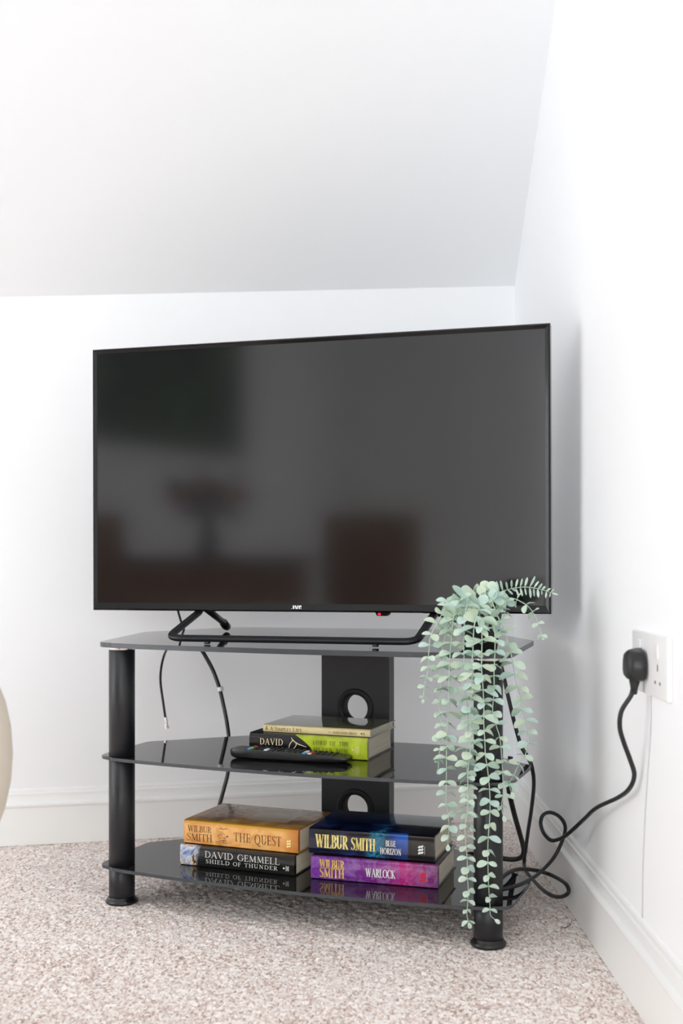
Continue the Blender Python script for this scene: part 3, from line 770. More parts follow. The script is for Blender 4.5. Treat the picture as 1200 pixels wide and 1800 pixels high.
# --- lime and black novel LORD OF THE SILVER BOW
Ll, Tl = .2325, .0405
def art_lord(t, X, Y, Z, V):
    xn = mth(t, 'MULTIPLY', X, 1 / Ll); zn = mth(t, 'MULTIPLY', Z, 1 / Tl)
    n = nzs(t, V, 40, 4)
    lime = ramp(t, n, [(.3, K(146, 166, 22)), (.6, K(186, 204, 44)), (.8, K(204, 216, 84))])
    # the black part ends in a curve that sweeps to the right towards the foot of the spine
    edge = mth(t, 'SUBTRACT', .545, mth(t, 'MULTIPLY', mth(t, 'POWER', mth(t, 'MAXIMUM', mth(t, 'MULTIPLY_ADD', zn, 1.15, -.30), 0.0), 1.6), .20))
    f = mth(t, 'GREATER_THAN', xn, edge)
    col = mix(t, f, K(26, 26, 32), lime)
    return mix(t, mth(t, 'GREATER_THAN', Y, .0075), col, K(18, 19, 18))
bl_ = book('black and lime hardback LORD OF THE SILVER BOW behind the remote control', (-.1726, 2.1833, .2721), 19.8, Ll, .156, Tl, art_material('lime_jacket_print', art_lord, .25, .4))
text_obj('author_lettering', M_cream, bl_, [('DAVID', .0215, .068, .0195, .0308)], weight=.13, track=.12)
text_obj('title_lettering', M_oliveprint, bl_, [('LORD OF THE', .128, .197, .0245, .0318), ('SILVER BOW', .128, .197, .0115, .0190)], weight=.13, track=.20)
bm = bmesh.new()
def stroke(bm, pts, w0, y=-.0004):
    P_ = [Vector(p) for p in catmull([(a, 0, b) for a, b in pts], 6)]; vs = []
    for i, p in enumerate(P_):
        T = (P_[min(i + 1, len(P_) - 1)] - P_[max(i - 1, 0)]).normalized(); N_ = Vector((-T.z, 0, T.x)) * w0 / 2 * (.35 + .65 * math.sin(PI * i / (len(P_) - 1)))
        vs.append([bm.verts.new((p.x + N_.x, y, p.z + N_.z)), bm.verts.new((p.x - N_.x, y, p.z - N_.z))])
    for a, b in zip(vs, vs[1:]): bm.faces.new((a[0], a[1], b[1], b[0]))
stroke(bm, [(.079, .0125), (.083, .024), (.089, .031)], .0016); stroke(bm, [(.079, .0125), (.090, .0155), (.095, .0235), (.089, .030)], .0014); stroke(bm, [(.085, .035), (.088, .0305), (.098, .0240), (.115, .0190)], .0020)
me = bpy.data.meshes.new('emblem'); bm.to_mesh(me); bm.free(); me.materials.append(M_cream)
o = bpy.data.objects.new('emblem', me); C.objects.link(o); o.parent = bl_
plate('publisher_mark', M_paleprint, bl_, [[(.2040, .0165), (.2075, .0185), (.2040, .0215)]] + [bar_(.2105 + k * .0028, .2118 + k * .0028, .013 + (k == 1) * -.003, .025 + (k == 1) * .003) for k in range(3)])

# --- slim cream volume A SIMPLES LIFE
La, Ta = .2125, .0142
def art_simples(t, X, Y, Z, V):
    n = nzs(t, V, 30, 4)
    spn = ramp(t, n, [(.3, K(216, 196, 140)), (.7, K(236, 220, 168))])
    cover = ramp(t, nzs(t, V, 11, 4, .5), [(.3, K(92, 92, 58)), (.6, K(132, 132, 92)), (.8, K(160, 156, 112))])
    return mix(t, mth(t, 'GREATER_THAN', Y, .0070), spn, cover)
ba = book('slim cream-spined hardback A SIMPLES LIFE, topmost on the middle shelf', (-.1473, 2.1877, .3128), 20.9, La, .146, Ta, art_material('olive_gloss_jacket_print', art_simples, .06, 1.0), boards=.0022)
text_obj('title_lettering', M_darkprint, ba, [('A', .0145, .0205, .0040, .0105), ('SIMPLES', .0240, .0575, .0036, .0105, dict(caps=.82)), ('LIFE', .0605, .0800, .0036, .0105, dict(caps=.82))], weight=.15, track=.05)
text_obj('author_lettering', M_darkprint, ba, [('by', .1330, .1365, .0052, .0085), ('ALEKSANDR', .1400, .1690, .0042, .0085, dict(caps=.85)), ('ORLOV', .1710, .1880, .0042, .0085, dict(caps=.85))], weight=.14, track=.05)
plate('emblem', M_darkprint, ba, [bar_(.0055, .0095, .0040, .0050), bar_(.0050, .0100, .0060, .0070), bar_(.0055, .0095, .0080, .0090), blob(.0075, .0104, .0016, .0008), ])
plate('publisher_mark', M_darkprint, ba, [blob(.1965, .0065, .0016, .0016, 0, 6), bar_(.1995, .2005, .0040, .0085), bar_(.2020, .2027, .0045, .0080)])

# ================================================================== REMOTE CONTROL
rc = thing('remote_control', 'long black remote control with coloured buttons lying in front of the lime green book', 'remote control', (-.2069, 2.131, .2722), -math.radians(17.6))
RL, RW = .226, .041
bm = bmesh.new()
secs = [(0, .007, .0155, .6), (.004, .003, .0178, .85), (.012, .001, .0185, 1), (.05, .0, .0180, 1), (.12, 0, .0162, 1), (.19, .0, .0138, 1), (.214, .001, .0128, 1), (.222, .003, .0120, .96), (RL, .005, .0100, .85)]
rings = []
for x, b0, tp, k in secs:
    yy = RW * k / 2; pr = [(-yy * .72, b0), (-yy * .95, b0 + .003), (-yy, tp - .003), (-yy * .93, tp), (yy * .93, tp), (yy, tp - .003), (yy * .95, b0 + .003), (yy * .72, b0)]
    rings.append([bm.verts.new((x, RW / 2 + a, z)) for a, z in pr])
for a, b in zip(rings, rings[1:]):
    for k in range(8): bm.faces.new((a[k], a[(k + 1) % 8], b[(k + 1) % 8], b[k]))
bm.faces.new(list(reversed(rings[0]))); bm.faces.new(rings[-1])
auto_smooth(obj('body', bm, M_blackp, rc), 50)
M_btn = mat('dark_grey_rubber_button', K(40, 41, 44), .5)
M_btnw = mat('white_button', K(225, 225, 228), .5); M_btnr = mat('red_button', K(200, 55, 40), .5); M_btng = mat('green_button', K(60, 160, 60), .5); M_btny = mat('yellow_button', K(215, 205, 50), .5); M_btnb = mat('blue_button', K(70, 160, 215), .5)
def top_z(x):
    for (a, _, t0, _), (b, _, t1, _) in zip(secs, secs[1:]):
        if a <= x <= b: return t0 + (t1 - t0) * (x - a) / (b - a)
    return .015
special = {(0, 0): M_btnb, (0, 1): M_btny, (0, 2): M_btng, (0, 3): M_btnr, (3, 0): M_btnw, (3, 1): M_btnw, (10, 0): M_btnb, (10, 1): M_btnw, (11, 0): M_btnw, (11, 1): M_btnr, (11, 2): M_btnr, (10, 2): M_btnw}
for i in range(16):
    x = .040 + i * .0105
    for j in range(4):
        y = .0055 + j * .0100
        if i in (6, 7) and j in (1, 2): continue
        m = special.get((i, j), M_btn); z = top_z(x)
        bm = bmesh.new(); box(bm, x - .0034, x + .0034, y - .0034, y + .0034, z - .001, z + .0021, .0009, 1)
        bt = obj('button', bm, m, rc)
        if m is not M_btn: bt['label'] = {M_btnw: 'white', M_btnr: 'red', M_btng: 'green', M_btny: 'yellow', M_btnb: 'blue'}[m] + ' button'
        elif j in (0, 1):
            bm = bmesh.new(); v = [bm.verts.new((x + a, y + b, z + .0022)) for a, b in ((-.0013, -.0007), (.0013, -.0007), (.0013, .0009), (-.0013, .0009))]; bm.faces.new(v); obj('button_mark', bm, mat_mark if 'mat_mark' in globals() else globals().setdefault('mat_mark', mat('pale_grey_print', K(150, 150, 152), .5)), bt)
bm = bmesh.new(); lathe(bm, [(.0001, top_z(.0885) + .0022), (.006, top_z(.0885) + .0022), (.0065, top_z(.0885) - .0005)], 20, .1082, RW / 2, cap=False); obj('navigation_button', bm, M_btn, rc, True)

# ================================================================== CABLES
def cable(name, label, pts, r, n=8, m=M_cable, flat=1.0, cat='cable', parent=None, seg=8):
    P_ = catmull([at(*p) if len(p) == 3 else Vector(p[:3]) for p in pts], n)
    bm = bmesh.new(); tube(bm, P_, r, seg, flat); o = obj(name, bm, m, parent, True)
    if parent is None: tag(o, label, cat)
    return o, P_
# aerial lead with a bare metal connector
al = thing('aerial_cable', 'thin black aerial lead hanging loose behind the stand, its metal plug in mid air', 'cable', (0, 0, 0))
bm = bmesh.new()
PA = catmull([at(308, 1040, 2.46), at(312, 1070, 2.50), at(318, 1092, 2.56), at(324, 1112, 2.60), at(316, 1126, 2.62), at(298, 1136, 2.62), at(289, 1150, 2.56), at(283, 1175, 2.53), at(282, 1200, 2.51), at(286, 1230, 2.50), at(290.5, 1262, 2.50)], 8)
tube(bm, PA, .0026, 8); obj('lead', bm, M_cable, al, True)
bm = bmesh.new(); Mc = Matrix.Translation(at(292.5, 1281, 2.50)) @ Vector((0, 0, 1)).rotation_difference((at(290.7, 1262, 2.5) - at(292.5, 1281, 2.5)).normalized()).to_matrix().to_4x4()
lathe(bm, [(.0035, 0), (.0062, .0005), (.0062, .0062), (.0042, .0068), (.0040, .009), (.0045, .0095), (.0045, .019), (.0036, .0175), (.0034, .025)], 12, 0, 0, Mc)
o = auto_smooth(obj('connector', bm, M_chrome, al), 30); o['label'] = 'nickel screw-on connector'
bm = bmesh.new(); lathe(bm, [(.0012, -.004), (.0012, .001)], 8, 0, 0, Mc); obj('pin', bm, M_chrome, al)
# thick lead down behind the left of the shelves, with a white tie
tk = thing('thick_cable', 'thick black lead curving down behind the shelves, left of the books', 'cable', (0, 0, 0))
bm = bmesh.new()
PT = catmull([at(349, 1128, 2.54), at(352, 1139, 2.55), at(360, 1152, 2.56), at(374, 1178, 2.56), at(385, 1208, 2.54), at(391, 1232, 2.53), at(398, 1266, 2.52), at(402, 1296, 2.50), at(403, 1325, 2.50), at(400, 1360, 2.50), at(393, 1388, 2.50), at(383, 1425, 2.50), at(372, 1470, 2.50), at(366, 1500, 2.46)], 8)
tube(bm, PT, .0048, 10, .7); obj('lead', bm, M_cable, tk, True)
bm = bmesh.new(); Mt = Matrix.Translation(at(387.5, 1211, 2.535)); lathe(bm, [(.0062, -.0045), (.0066, -.003), (.0066, .003), (.0062, .0045)], 12, 0, 0, Mt @ Matrix.Rotation(-.2, 4, 'Y'))
obj('cable_tie', bm, M_whitep, tk, True)['label'] = 'white cable tie'
# leads on the right, behind the plant
cable('hanging_cable', 'black lead running down behind the right leg past the corner of the middle shelf', [(874, 1147, 2.16), (877, 1160, 2.14), (883, 1180, 2.12), (893, 1225, 2.11), (905, 1275, 2.11), (916, 1312, 2.11), (928, 1332, 2.105), (935, 1350, 2.10), (938, 1378, 2.13), (934, 1420, 2.2), (928, 1460, 2.28), (924, 1490, 2.33), (921, 1515, 2.36), (925, 1532, 2.30), (938, 1548, 2.24), (955, 1565, 2.17), (972, 1575, 2.13), (988, 1576, 2.10), (999, 1568, 2.085), (995, 1555, 2.10), (980, 1544, 2.14), (960, 1535, 2.17), (935, 1529, 2.16), (910, 1528, 2.12), (893, 1534, 2.07), (880, 1545, 2.03), (866, 1556, 1.988)], .0037)
cable('black_flex', 'thick black lead leaning from the middle shelf to the carpet by the skirting', [(897, 1330, 2.30), (893, 1356, 2.30), (894, 1385, 2.29), (898, 1408, 2.30), (906, 1440, 2.33), (914, 1468, 2.36), (920, 1492, 2.40), (918, 1504, 2.40), (908, 1510, 2.39), (890, 1510, 2.39), (870, 1506, 2.40), (845, 1502, 2.41), (820, 1502, 2.42), (808, 1506, 2.42)], .0052)
# television flex from plug to floor
plug = thing('plugged_in_flex', 'black mains plug in the wall socket with its looping black flex', 'cable', (0, 0, 0))
XW = WR
fx = [(1112, 1211, 1.622), (1108, 1224, 1.622), (1092, 1250, 1.625), (1089, 1278, 1.63), (1096, 1305, 1.64), (1107, 1335, 1.65), (1114.5, 1362, 1.66), (1106, 1386, 1.68), (1086, 1402, 1.74), (1048, 1420, 1.84), (1024, 1442, 1.94), (1000, 1464, 1.99), (985, 1474, 2.02), (968, 1477, 2.04), (955, 1464, 2.06), (950, 1447, 2.07), (954, 1433, 2.08), (966, 1428, 2.09), (981, 1434, 2.10), (991, 1446, 2.11), (993, 1460, 2.12), (987, 1480, 2.13), (974, 1506, 2.13), (955, 1528, 2.10), (935, 1544, 2.05), (910, 1556, 1.99), (884, 1563, 1.972), (862, 1566, 1.966)]
bm = bmesh.new(); tube(bm, catmull([at(*p) for p in fx], 8), .0034, 8); obj('flex', bm, M_cable, plug, True)
# plug body built against the socket plate
PY, PZ = 1.620, .4875
bm = bmesh.new()
def plug_outline(k):   # (y, z) outline of a UK plug, rounded top, narrowing to the cord entry
    out = []
    for a, b in ((-.025, -.012), (-.0245, .006), (-.0175, .020), (0, .0255), (.0175, .020), (.0245, .006), (.025, -.012), (.019, -.0215), (.006, -.0245), (-.006, -.0245), (-.019, -.0215)):
        out.append((a * k, b * k * .92))
    return out
rings = []
for dx, kk in ((.0100, .97), (.0112, 1.0), (.017, 1.0), (.026, .93), (.0300, .86), (.0325, .72), (.0335, .5)):
    pts = plug_outline(kk); c3 = [Vector((XW - dx, PY + a, PZ + b)) for a, b in pts]
    rings.append([bm.verts.new(p) for p in c3])
n = len(rings[0])
for a, b in zip(rings, rings[1:]):
    for k in range(n): bm.faces.new((a[k], a[(k + 1) % n], b[(k + 1) % n], b[k]))
bm.faces.new(list(reversed(rings[0]))); bm.faces.new(rings[-1])
auto_smooth(obj('plug_body', bm, M_blackp, plug), 42)
bm = bmesh.new()
lathe(bm, [(.0078, 0), (.0078, .003), (.0070, .0038), (.0074, .0050), (.0070, .0062), (.0062, .0070), (.0066, .0084), (.0062, .0096), (.0054, .0104), (.0058, .0118), (.0052, .0135), (.0046, .020), (.0040, .022)], 14, 0, 0, Matrix.Translation((XW - .0205, PY - .002, PZ - .0190)) @ Matrix.Rotation(PI, 4, 'X') @ Matrix.Rotation(math.radians(10), 4, 'X'))
auto_smooth(obj('cord_grip', bm, M_blackp, plug), 50)
# double socket
so = thing('wall_socket', 'white double wall socket with a black plug in its nearer-to-corner outlet', 'socket', (XW, 1.595, .4905))
def sbox(bm, y0, y1, z0, z1, x0, x1, bev=.001, seg=2): box(bm, -x1, -x0, y0, y1, z0, z1, bev, seg)
bm = bmesh.new(); sbox(bm, -.092, .092, -.0425, .0425, 0, .0070, .0022, 3); auto_smooth(obj('face_plate', bm, M_whitep, so), 40)
for yc in (.045, -.045):
    bm = bmesh.new(); sbox(bm, yc - .0080, yc + .0080, .010, .031, .0071, .0098, .0010, 2)
    r_ = obj('rocker_switch', bm, M_whitep, so)
    for a, b, c, d in ((yc - .002, yc + .002, -.006, .003), (yc + .0085, yc + .0150, -.0235, -.0195), (yc - .0150, yc - .0085, -.0235, -.0195)):
        bm = bmesh.new(); sbox(bm, a, b, c, d, .0071, .0074, 0, 1); obj('pin_slot', bm, M_slot, so)
for yc in (.005, -.005):
    bm = bmesh.new(); lathe(bm, [(.0001, .0079), (.0022, .0077), (.0026, .0071)], 12, 0, 0, Matrix.Translation((0, yc * 17 / 1.0 * .94, .0)) @ Matrix.Rotation(-PI / 2, 4, 'Y'), cap=False); obj('screw_cap', bm, M_whitep, so, True)
# thin white wire below it
cable('white_wire', 'hair-thin white wire running down the wall below the socket', [(XW - .0012, 1.600, .452), (XW - .0012, 1.602, .40), (XW - .0012, 1.610, .33), (XW - .0012, 1.618, .26), (XW - .0012, 1.622, .19), (XW - .0012, 1.624, .128)][:], .0009, 6, M_whitep, cat='wire') if False else None
bm = bmesh.new(); tube(bm, catmull([(XW - .0010, 1.607, .447), (XW - .0010, 1.608, .40), (XW - .0010, 1.625, .33), (XW - .0010, 1.640, .26), (XW - .0010, 1.650, .19), (XW - .0010, 1.652, .1265)], 6), .0009, 6)
tag(obj('wire', bm, mat('off_white_wire', K(205, 205, 206), .5), None, True), 'hair-thin white wire running down the wall below the socket', 'wire')
# stray thread on the carpet
def floor_pt(px, py, z=.0045):
    Y = FPX * (CH - z) / (py - HY); return Vector(((px - CX) * Y / FPX, Y, z))
bm = bmesh.new(); tube(bm, catmull([floor_pt(985, 1631), floor_pt(995, 1630), floor_pt(1003, 1624), floor_pt(1005, 1615)], 6), .0006, 5)
tag(obj('thread', bm, M_cable, None, True), 'short dark thread curled on the carpet beside the right skirting board', 'thread')

# ================================================================== PLANT
PXc, PYc = .2350, 1.968
plant = thing('trailing_eucalyptus', 'pale green trailing plant in a black pot on the right end of the top shelf', 'plant', (PXc, PYc, .4826))
bm = bmesh.new(); lathe(bm, [(.0255, 0), (.0270, .002), (.0350, .060), (.0372, .068), (.0385, .070), (.0385, .080), (.0365, .082), (.0345, .080), (.0335, .066)], 36)
lathe(bm, [(.0335, .066), (.0001, .066)], 36, cap=False)
auto_smooth(obj('pot', bm, mat('matt_black_pot', K(20, 20, 21), .55), plant), 45)
M_stem = mat('pale_green_stem', K(176, 200, 176), .6)
def leaf_mat(name, c):
    m = mat(name, c, .55, .35, noise=(120, .10)); m.node_tree.nodes['Principled BSDF'].inputs['Subsurface Weight'].default_value = 0.0
    return m
LM = [leaf_mat('sage_leaf', K(194, 213, 195)), leaf_mat('bluish_leaf', K(188, 212, 202)), leaf_mat('yellowish_leaf', K(200, 215, 192)), leaf_mat('deep_sage_leaf', K(168, 192, 172))]
def leaf_mesh(ratio, cup, m, name='leaf'):
    """thin obovate blade from the origin along +x, normal +z: narrow base, broad middle, short tip, drooping end"""
    bm = bmesh.new()
    rim = [(.04, .18), (.15, .50), (.30, .80), (.46, .97), (.60, 1.0), (.74, .90), (.86, .69), (.95, .40)]
    outline = [(0, 0)] + [(x, w_ * ratio / 2) for x, w_ in rim] + [(1.0, 0)] + [(x, -w_ * ratio / 2) for x, w_ in reversed(rim)]
    f = lambda x, y: cup * y * y * 1.6 - .20 * cup * x * x
    for side_, dz in ((1, 0.0), (-1, -.016)):
        ring = [bm.verts.new((x, y, f(x, y) + (dz * .35))) for x, y in outline]
        mid = [bm.verts.new((x, 0, f(x, 0) + dz)) for x in (.25, .55, .80)]
        N_ = len(ring); pk = lambda p, q: mid[0] if (p.co.x + q.co.x) / 2 < .40 else (mid[1] if (p.co.x + q.co.x) / 2 < .70 else mid[2])
        for k in range(N_):
            p, q = ring[k], ring[(k + 1) % N_]
            F_ = (p, q, pk(p, q)); bm.faces.new(F_ if side_ > 0 else F_[::-1])
            p0 = ring[k - 1]; c1_, c2_ = pk(p0, p), pk(p, q)
            if c1_ is not c2_:
                F_ = (p, c2_, c1_); bm.faces.new(F_ if side_ > 0 else F_[::-1])
    me = bpy.data.meshes.new(name); bm.to_mesh(me); bm.free()
    for p in me.polygons: p.use_smooth = True
    me.materials.append(m); return me
LMESH = [[leaf_mesh(r, c, m) for m in LM] for r, c in ((.76, .5), (.64, .8), (.56, .6))]
NARROW = [leaf_mesh(.25, .3, m) for m in LM[:2]]
pinv = Matrix.Translation((-PXc, -PYc, -.4826))
random.seed(21)
leaves = []       # (size, mesh, world matrix, stem object)
def add_leaf(stem, p, d, nrm, size, mesh):
    x = d.normalized(); z = (nrm - x * nrm.dot(x))
    if z.length < 1e-4: z = Vector((0, 0, 1)) - x * x.z
    z.normalize(); y = z.cross(x)
    M = Matrix((( x.x * size, y.x * size, z.x * size, p.x), (x.y * size, y.y * size, z.y * size, p.y), (x.z * size, y.z * size, z.z * size, p.z), (0, 0, 0, 1)))
    leaves.append((size, mesh, M, stem))
def strand(pts, Y0, Y1, s0=.020, s1=.011, step=.0205, tint=None, narrow=False, r=.0011, skip=0.0, rise=.0):
    n = len(pts)
    if len(pts[0]) == 2: P_ = [at(x, y, Y0 + (Y1 - Y0) * i / (n - 1)) for i, (x, y) in enumerate(pts)]
    else: P_ = [at(*p) for p in pts]
    Q_ = catmull(P_, 8)
    bm = bmesh.new(); tube(bm, [pinv @ q_ for q_ in Q_], lambda t: r * (1 - .5 * t), 6); stem = obj('stem', bm, M_stem, plant, True)
    cum = [0]
    for a, b in zip(Q_, Q_[1:]): cum.append(cum[-1] + (b - a).length)
    L = cum[-1]; s = skip + .003; k = random.randint(0, 1); ph0 = random.random() * PI
    while s < L:
        i = max(j for j in range(len(cum)) if cum[j] <= s); i = min(i, len(Q_) - 2)
        f = (s - cum[i]) / max(1e-6, cum[i + 1] - cum[i]); p = Q_[i].lerp(Q_[i + 1], f); T = (Q_[i + 1] - Q_[i]).normalized()
        t = s / L; size = (s0 + (s1 - s0) * t ** 2.2) * random.uniform(.95, 1.32)
        side = Vector((1, 0, 0)) - T * T.x
        if side.length < .3: side = Vector((0, 0, 1)) - T * T.z
        side.normalize(); fwd = T.cross(side)
        ph = ph0 + k * PI / 2 + random.uniform(-.5, .5)
        # keep most pairs spread sideways as in the photograph
        ca, sa = math.cos(ph), math.sin(ph)
        if abs(ca) < .35: ca = .45 * (1 if ca >= 0 else -1)
        for sg in (1, -1):
            d = (side * ca + fwd * sa * .8).normalized() * sg + T * random.uniform(.05, .42) + Vector((0, 0, random.uniform(-.12, .12)))
            nrm = -T + Vector((random.uniform(-.4, .4), -random.uniform(.15, 1.5), random.uniform(.0, .8)))
            if d.y > 0 and not narrow: d.y *= .3
            if narrow: d = side * sg + T * random.uniform(.25, .5) * (1 if sg > 0 else .6) + fwd * random.uniform(-.3, .3); nrm = T * random.uniform(-1, 1) + Vector((0, -1, 0))
            mesh = random.choice(NARROW) if narrow else random.choice(LMESH[random.choice((0, 0, 1, 1, 2))][:3] if random.random() < .88 else [LMESH[1][3]])
            add_leaf(stem, p, d, nrm, size * random.uniform(.85, 1.1), mesh)
        k += 1; s += step * random.uniform(.85, 1.15) * (.75 + .25 * size / s0)
    # end leaf
    add_leaf(stem, Q_[-1], (Q_[-1] - Q_[-3]) + Vector((.0005, -.0005, 0)), Vector((0, -1, .3)), s1 * .9, random.choice(NARROW if narrow else LMESH[1][:3]))
    return stem
YS = 1.882
top0 = (838, 1052, 1.955)
def from_pot(pts, Yh=YS, Y2=None):
    """strand from the pot over the rim, then hanging at depth Yh"""
    out = []
    for i, (x, y) in enumerate(pts):
        out.append((x, y, Yh + (1.95 - Yh) * max(0, 1 - i / 2.0) ** 1.0))
    return out
strand(from_pot([(822, 1058), (800, 1058), (783, 1070), (770, 1092), (757, 1118), (753, 1150), (752, 1178), (747, 1200), (743, 1228)], 1.895), 0, 0, .020, .009, .0175)
strand(from_pot([(828, 1050), (812, 1052), (803, 1064), (796, 1090), (792, 1135), (790, 1164), (788.6, 1202), (789, 1244), (786, 1276), (784.4, 1320), (784.4, 1360), (784, 1408), (787, 1428), (789, 1452), (787, 1484)], 1.888), 0, 0, .021, .013, .0182, skip=.012)
strand(from_pot([(815, 1075), (798, 1090), (785, 1110), (778, 1139), (777, 1166), (777, 1190), (773.6, 1230), (773.6, 1260), (777, 1288), (773, 1316), (770, 1352)], 1.900), 0, 0, .017, .010, .0190, skip=.03)
strand(from_pot([(832, 1052), (824, 1056), (819, 1068), (816.4, 1095), (815, 1130), (815.5, 1160), (817, 1186), (818, 1220), (821.6, 1240), (822, 1280), (819, 1330), (822, 1375), (824, 1420), (827, 1450)], 1.876), 0, 0, .021, .012, .0192, skip=.01)
strand(from_pot([(842, 1052), (842, 1062), (837, 1085), (832.7, 1104), (831, 1139), (829.4, 1167), (829, 1210), (826, 1250), (827, 1280), (828, 1300), (825, 1330), (822, 1360), (822, 1416), (820, 1432), (817.4, 1456), (818, 1480), (820, 1498), (821, 1515), (820.7, 1540), (822.5, 1559), (821.8, 1586), (820.3, 1606), (823, 1621)], 1.866), 0, 0, .0215, .012, .0188, skip=.012)
strand(from_pot([(842, 1060), (842, 1078), (845, 1096), (846.8, 1121), (846, 1171), (848, 1200), (850, 1240), (850, 1272), (851.6, 1300), (853, 1328), (857, 1356), (860, 1386), (861, 1416), (860, 1444), (858, 1470), (857, 1498), (858, 1548), (859, 1566), (860.7, 1590), (861.6, 1608), (869, 1616)], 1.862), 0, 0, .0215, .012, .0192, skip=.015)
strand([(855, 1050, 1.95), (862, 1055, 1.93), (867, 1064, 1.905), (874, 1082, 1.895), (884, 1104, 1.89), (893, 1130, 1.892), (899, 1155, 1.90), (903, 1176, 1.905), (906, 1196, 1.905), (912, 1216, 1.905), (916, 1230, 1.905), (917, 1244, 1.90), (922, 1260, 1.90), (926, 1280, 1.90), (928, 1302, 1.90), (923, 1326, 1.90), (912, 1342, 1.89), (904, 1360, 1.885), (895, 1376, 1.88), (898, 1392, 1.88)], 0, 0, .021, .014, .0190, skip=.010)
strand([(850, 1070, 1.94), (862, 1085, 1.90), (869, 1110, 1.878), (869.5, 1147, 1.876), (868, 1176, 1.876), (868, 1216, 1.876), (865.6, 1250, 1.876), (872, 1276, 1.876), (878, 1296, 1.876), (881, 1325, 1.876), (883, 1355, 1.876), (884, 1396, 1.876), (881, 1416, 1.876), (884, 1434, 1.876)], 0, 0, .020, .012, .0192, skip=.02)
strand([(858, 1056, 1.96), (868, 1048, 1.965), (882, 1040, 1.965), (902, 1034, 1.96), (926, 1032, 1.955), (950, 1036, 1.95), (969, 1042, 1.945)], 0, 0, .0185, .013, .0072, narrow=True, skip=.012, r=.0010)
strand([(862, 1062, 1.95), (874, 1054, 1.94), (888, 1051, 1.93), (902, 1052, 1.92), (914, 1057, 1.915), (928, 1066, 1.91), (939, 1081, 1.905), (946, 1098, 1.905), (952, 1117, 1.905)], 0, 0, .018, .009, .019, skip=.014)
strand([(852, 1060, 1.95), (876, 1050, 1.93), (887, 1058, 1.92), (888, 1072, 1.915), (885, 1084, 1.915)], 0, 0, .018, .013, .017, skip=.01)
strand([(826, 1062, 1.95), (804, 1052, 1.93), (790, 1056, 1.92), (784, 1064, 1.915)], 0, 0, .019, .015, .016, skip=.006)
strand([(822, 1072, 1.95), (800, 1080, 1.91), (788, 1094, 1.90), (786, 1104, 1.90)], 0, 0, .020, .016, .019, skip=.01)
# rosette of larger leaves above the pot
bm = bmesh.new()
tube(bm, [pinv @ p for p in catmull([at(842, 1078, 1.965), at(840, 1060, 1.955), at(846, 1040, 1.95)], 6)], .0013, 6)
ros = obj('stem', bm, M_stem, plant, True)
for x, y, Y, s in ((853, 1030, 1.935, .021), (866, 1031, 1.93, .021), (846, 1040, 1.925, .021), (817, 1037, 1.925, .020), (828, 1045, 1.92, .020), (817, 1053, 1.915, .021), (848, 1055, 1.91, .022), (853, 1072, 1.905, .023), (838, 1066, 1.91, .019), (866, 1046, 1.92, .020), (876, 1057, 1.92, .020), (800, 1063, 1.91, .019), (790, 1077, 1.905, .022), (860, 1062, 1.92, .018), (829, 1062, 1.905, .018), (838, 1034, 1.94, .016), (874, 1046, 1.935, .016), (883, 1062, 1.92, .017), (806, 1075, 1.91, .017)):
    c_ = at(x, y, Y); a = random.uniform(0, 2 * PI); d = Vector((math.cos(a), random.uniform(-.2, .2), math.sin(a)))
    add_leaf(ros, c_ - d.normalized() * s * .5, d, Vector((random.uniform(-.3, .3), -1, random.uniform(.1, .6))), s, random.choice(LMESH[0][:3]))
leaves.sort(key=lambda q_: -q_[0])
pmi = Matrix.Translation((-PXc, -PYc, -.4826))
for size, mesh, M, stem in leaves[:298]:
    o = bpy.data.objects.new('leaf', mesh); C.objects.link(o); o.parent = stem; o.matrix_basis = pmi @ M
rest = leaves[298:]
if rest:
    bm = bmesh.new()
    for size, mesh, M, stem in rest:
        n0 = len(bm.verts); bm.from_mesh(mesh); bm.verts.ensure_lookup_table(); MM = pmi @ M
        for v in bm.verts[n0:]: v.co = MM @ v.co
    o = obj('leaves', bm, LM[0], plant, True); o['kind'] = 'stuff'
print('LEAVES', len(leaves))

# ================================================================== THINGS SEEN IN THE SCREEN'S REFLECTION, AND THE STOOL AT THE LEFT EDGE
M_wood = mat('dark_stained_wood', K(62, 46, 34), .35, noise=(14, .25))
M_leather = mat('brown_leather', K(122, 86, 48), .5, noise=(20, .15))
tb = thing('dining_table', 'dark wooden dining table across the room, seen only mirrored in the television screen', 'table', (-2.115, -.227, 0), -math.radians(31.8))
bm = bmesh.new(); box(bm, -.42, .42, -.40, .40, .635, .665, .006, 2); obj('tabletop', bm, M_wood, tb)
bm = bmesh.new(); box(bm, -.38, .38, -.36, .36, .42, .6345, .002, 1); obj('apron', bm, M_leather, tb)
for sx in (-1, 1):
    for sy in (-1, 1):
        bm = bmesh.new(); box(bm, sx * .34 - .03, sx * .34 + .03, sy * .32 - .03, sy * .32 + .03, 0.003, .4195, .003, 1); obj('leg', bm, M_wood, tb)
def chair(loc, rz, label):
    c = thing('dining_chair', label, 'chair', loc, rz)
    bm = bmesh.new(); box(bm, -.22, .22, -.22, .22, .36, .45, .03, 3); obj('seat', bm, M_leather, c, True)
    bm = bmesh.new(); box(bm, -.22, .22, .185, .245, .4505, .86, .025, 3); obj('backrest', bm, M_leather, c, True)
    for sx in (-1, 1):
        for sy in (-1, 1):
            bm = bmesh.new(); box(bm, sx * .18 - .02, sx * .18 + .02, sy * .18 - .02, sy * .18 + .02, .003, .3595, .002, 1); obj('leg', bm, M_wood, c)
chair((-1.60, -.668, 0), math.radians(-31.8), 'brown leather dining chair mirrored in the middle of the television screen')
chair((-2.72, .027, 0), math.radians(-31.8), 'brown leather dining chair mirrored at the left edge of the television screen')
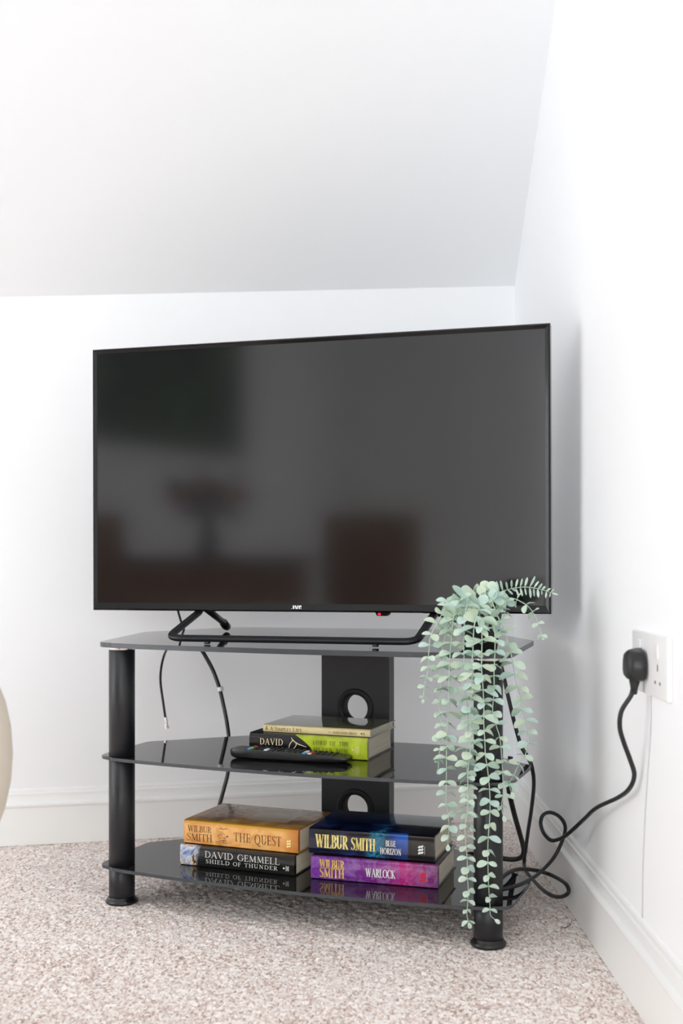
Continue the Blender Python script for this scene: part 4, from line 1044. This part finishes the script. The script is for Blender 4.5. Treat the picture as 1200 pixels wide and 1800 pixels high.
va = thing('flower_vase', 'vase of dark leaves and pink flowers on the dining table, mirrored in the television screen', 'vase', (-2.16, -.17, .6655))
bm = bmesh.new(); lathe(bm, [(.035, 0), (.05, .01), (.055, .06), (.035, .13), (.03, .15), (.034, .16)], 24); obj('vase', bm, mat('dark_glass_vase', K(60, 60, 66), .1), va, True)
random.seed(5)
bm = bmesh.new()
for k in range(60):
    a = random.uniform(0, 2 * PI); r_ = random.uniform(.02, .20); z = random.uniform(.18, .36); c_ = Vector((r_ * math.cos(a), r_ * math.sin(a), z))
    bmesh.ops.create_icosphere(bm, subdivisions=1, radius=random.uniform(.02, .04), matrix=Matrix.Translation(c_) @ Matrix.Diagonal((1, 1, .5, 1)))
for k in range(9):
    a = k * .7; tube(bm, [(0, 0, .12), (.05 * math.cos(a), .05 * math.sin(a), .2), (.13 * math.cos(a), .13 * math.sin(a), .28)], .003, 5)
obj('foliage', bm, mat('dark_foliage', K(30, 48, 30), .7), va, True)['kind'] = 'stuff'
for k in range(8):
    a = k * .8 + .3; r_ = .17
    bm = bmesh.new(); bmesh.ops.create_icosphere(bm, subdivisions=2, radius=.035, matrix=Matrix.Translation((r_ * math.cos(a), r_ * math.sin(a), .27 + .03 * math.sin(k * 2.2)))); obj('flower', bm, mat('pink_petals', K(200, 120, 110), .7) if k == 0 else bpy.data.materials['pink_petals'], va, True)
# dark green picture on the left wall
def art_green():
    t = NT('dark_green_painting'); tc = t.n('ShaderNodeTexCoord')
    n = nzs(t, tc.outputs['Object'], 2.6, 5, 1.5)
    t.l(ramp(t, n, [(.35, K(10, 18, 14)), (.50, K(24, 56, 28)), (.62, K(66, 104, 30)), (.8, K(28, 64, 38))]), t.b.inputs['Base Color']); t.b.inputs['Roughness'].default_value = .6
    return t.m
pc = thing('picture', 'large dark green picture mirrored at the upper left of the television screen', 'picture', (XL + .001, -1.22, 1.74))
bm = bmesh.new(); box(bm, .0, .028, -.70, .70, -.42, .42, .002, 1); obj('canvas', bm, art_green(), pc)
bm = bmesh.new()
for a in ((-.72, -.7001, -.44, .44), (.7001, .72, -.44, .44)): box(bm, 0, .035, a[0], a[1], a[2], a[3], .001, 1)
for a in ((-.70, .70, .4201, .44), (-.70, .70, -.44, -.4201)): box(bm, 0, .035, a[0], a[1], a[2], a[3], .001, 1)
obj('picture_frame', bm, M_blackp, pc)
# beige footstool whose rounded side enters the frame at the left
fs = thing('footstool', 'pale beige upholstered footstool just entering the left edge of the photograph', 'stool', (-.600, 1.46, 0))
bm = bmesh.new()
prof = []
for k in range(13):
    a = -PI / 2 + PI * k / 12; prof.append((.10 + .082 * abs(math.cos(a)) ** .8, (.382 + .135 * math.sin(a))))
lathe(bm, prof, 40); obj('cushion', bm, mat('beige_upholstery', K(214, 204, 188), .85, bump=(300, .2)), fs, True)
for k in range(4):
    a = PI / 4 + k * PI / 2
    bm = bmesh.new(); lathe(bm, [(.010, .004), (.014, .27), (.014, .285)], 14, .085 * math.cos(a), .085 * math.sin(a)); obj('leg', bm, mat('grey_wood', K(120, 124, 118), .5) if k == 0 else bpy.data.materials['grey_wood'], fs, True)
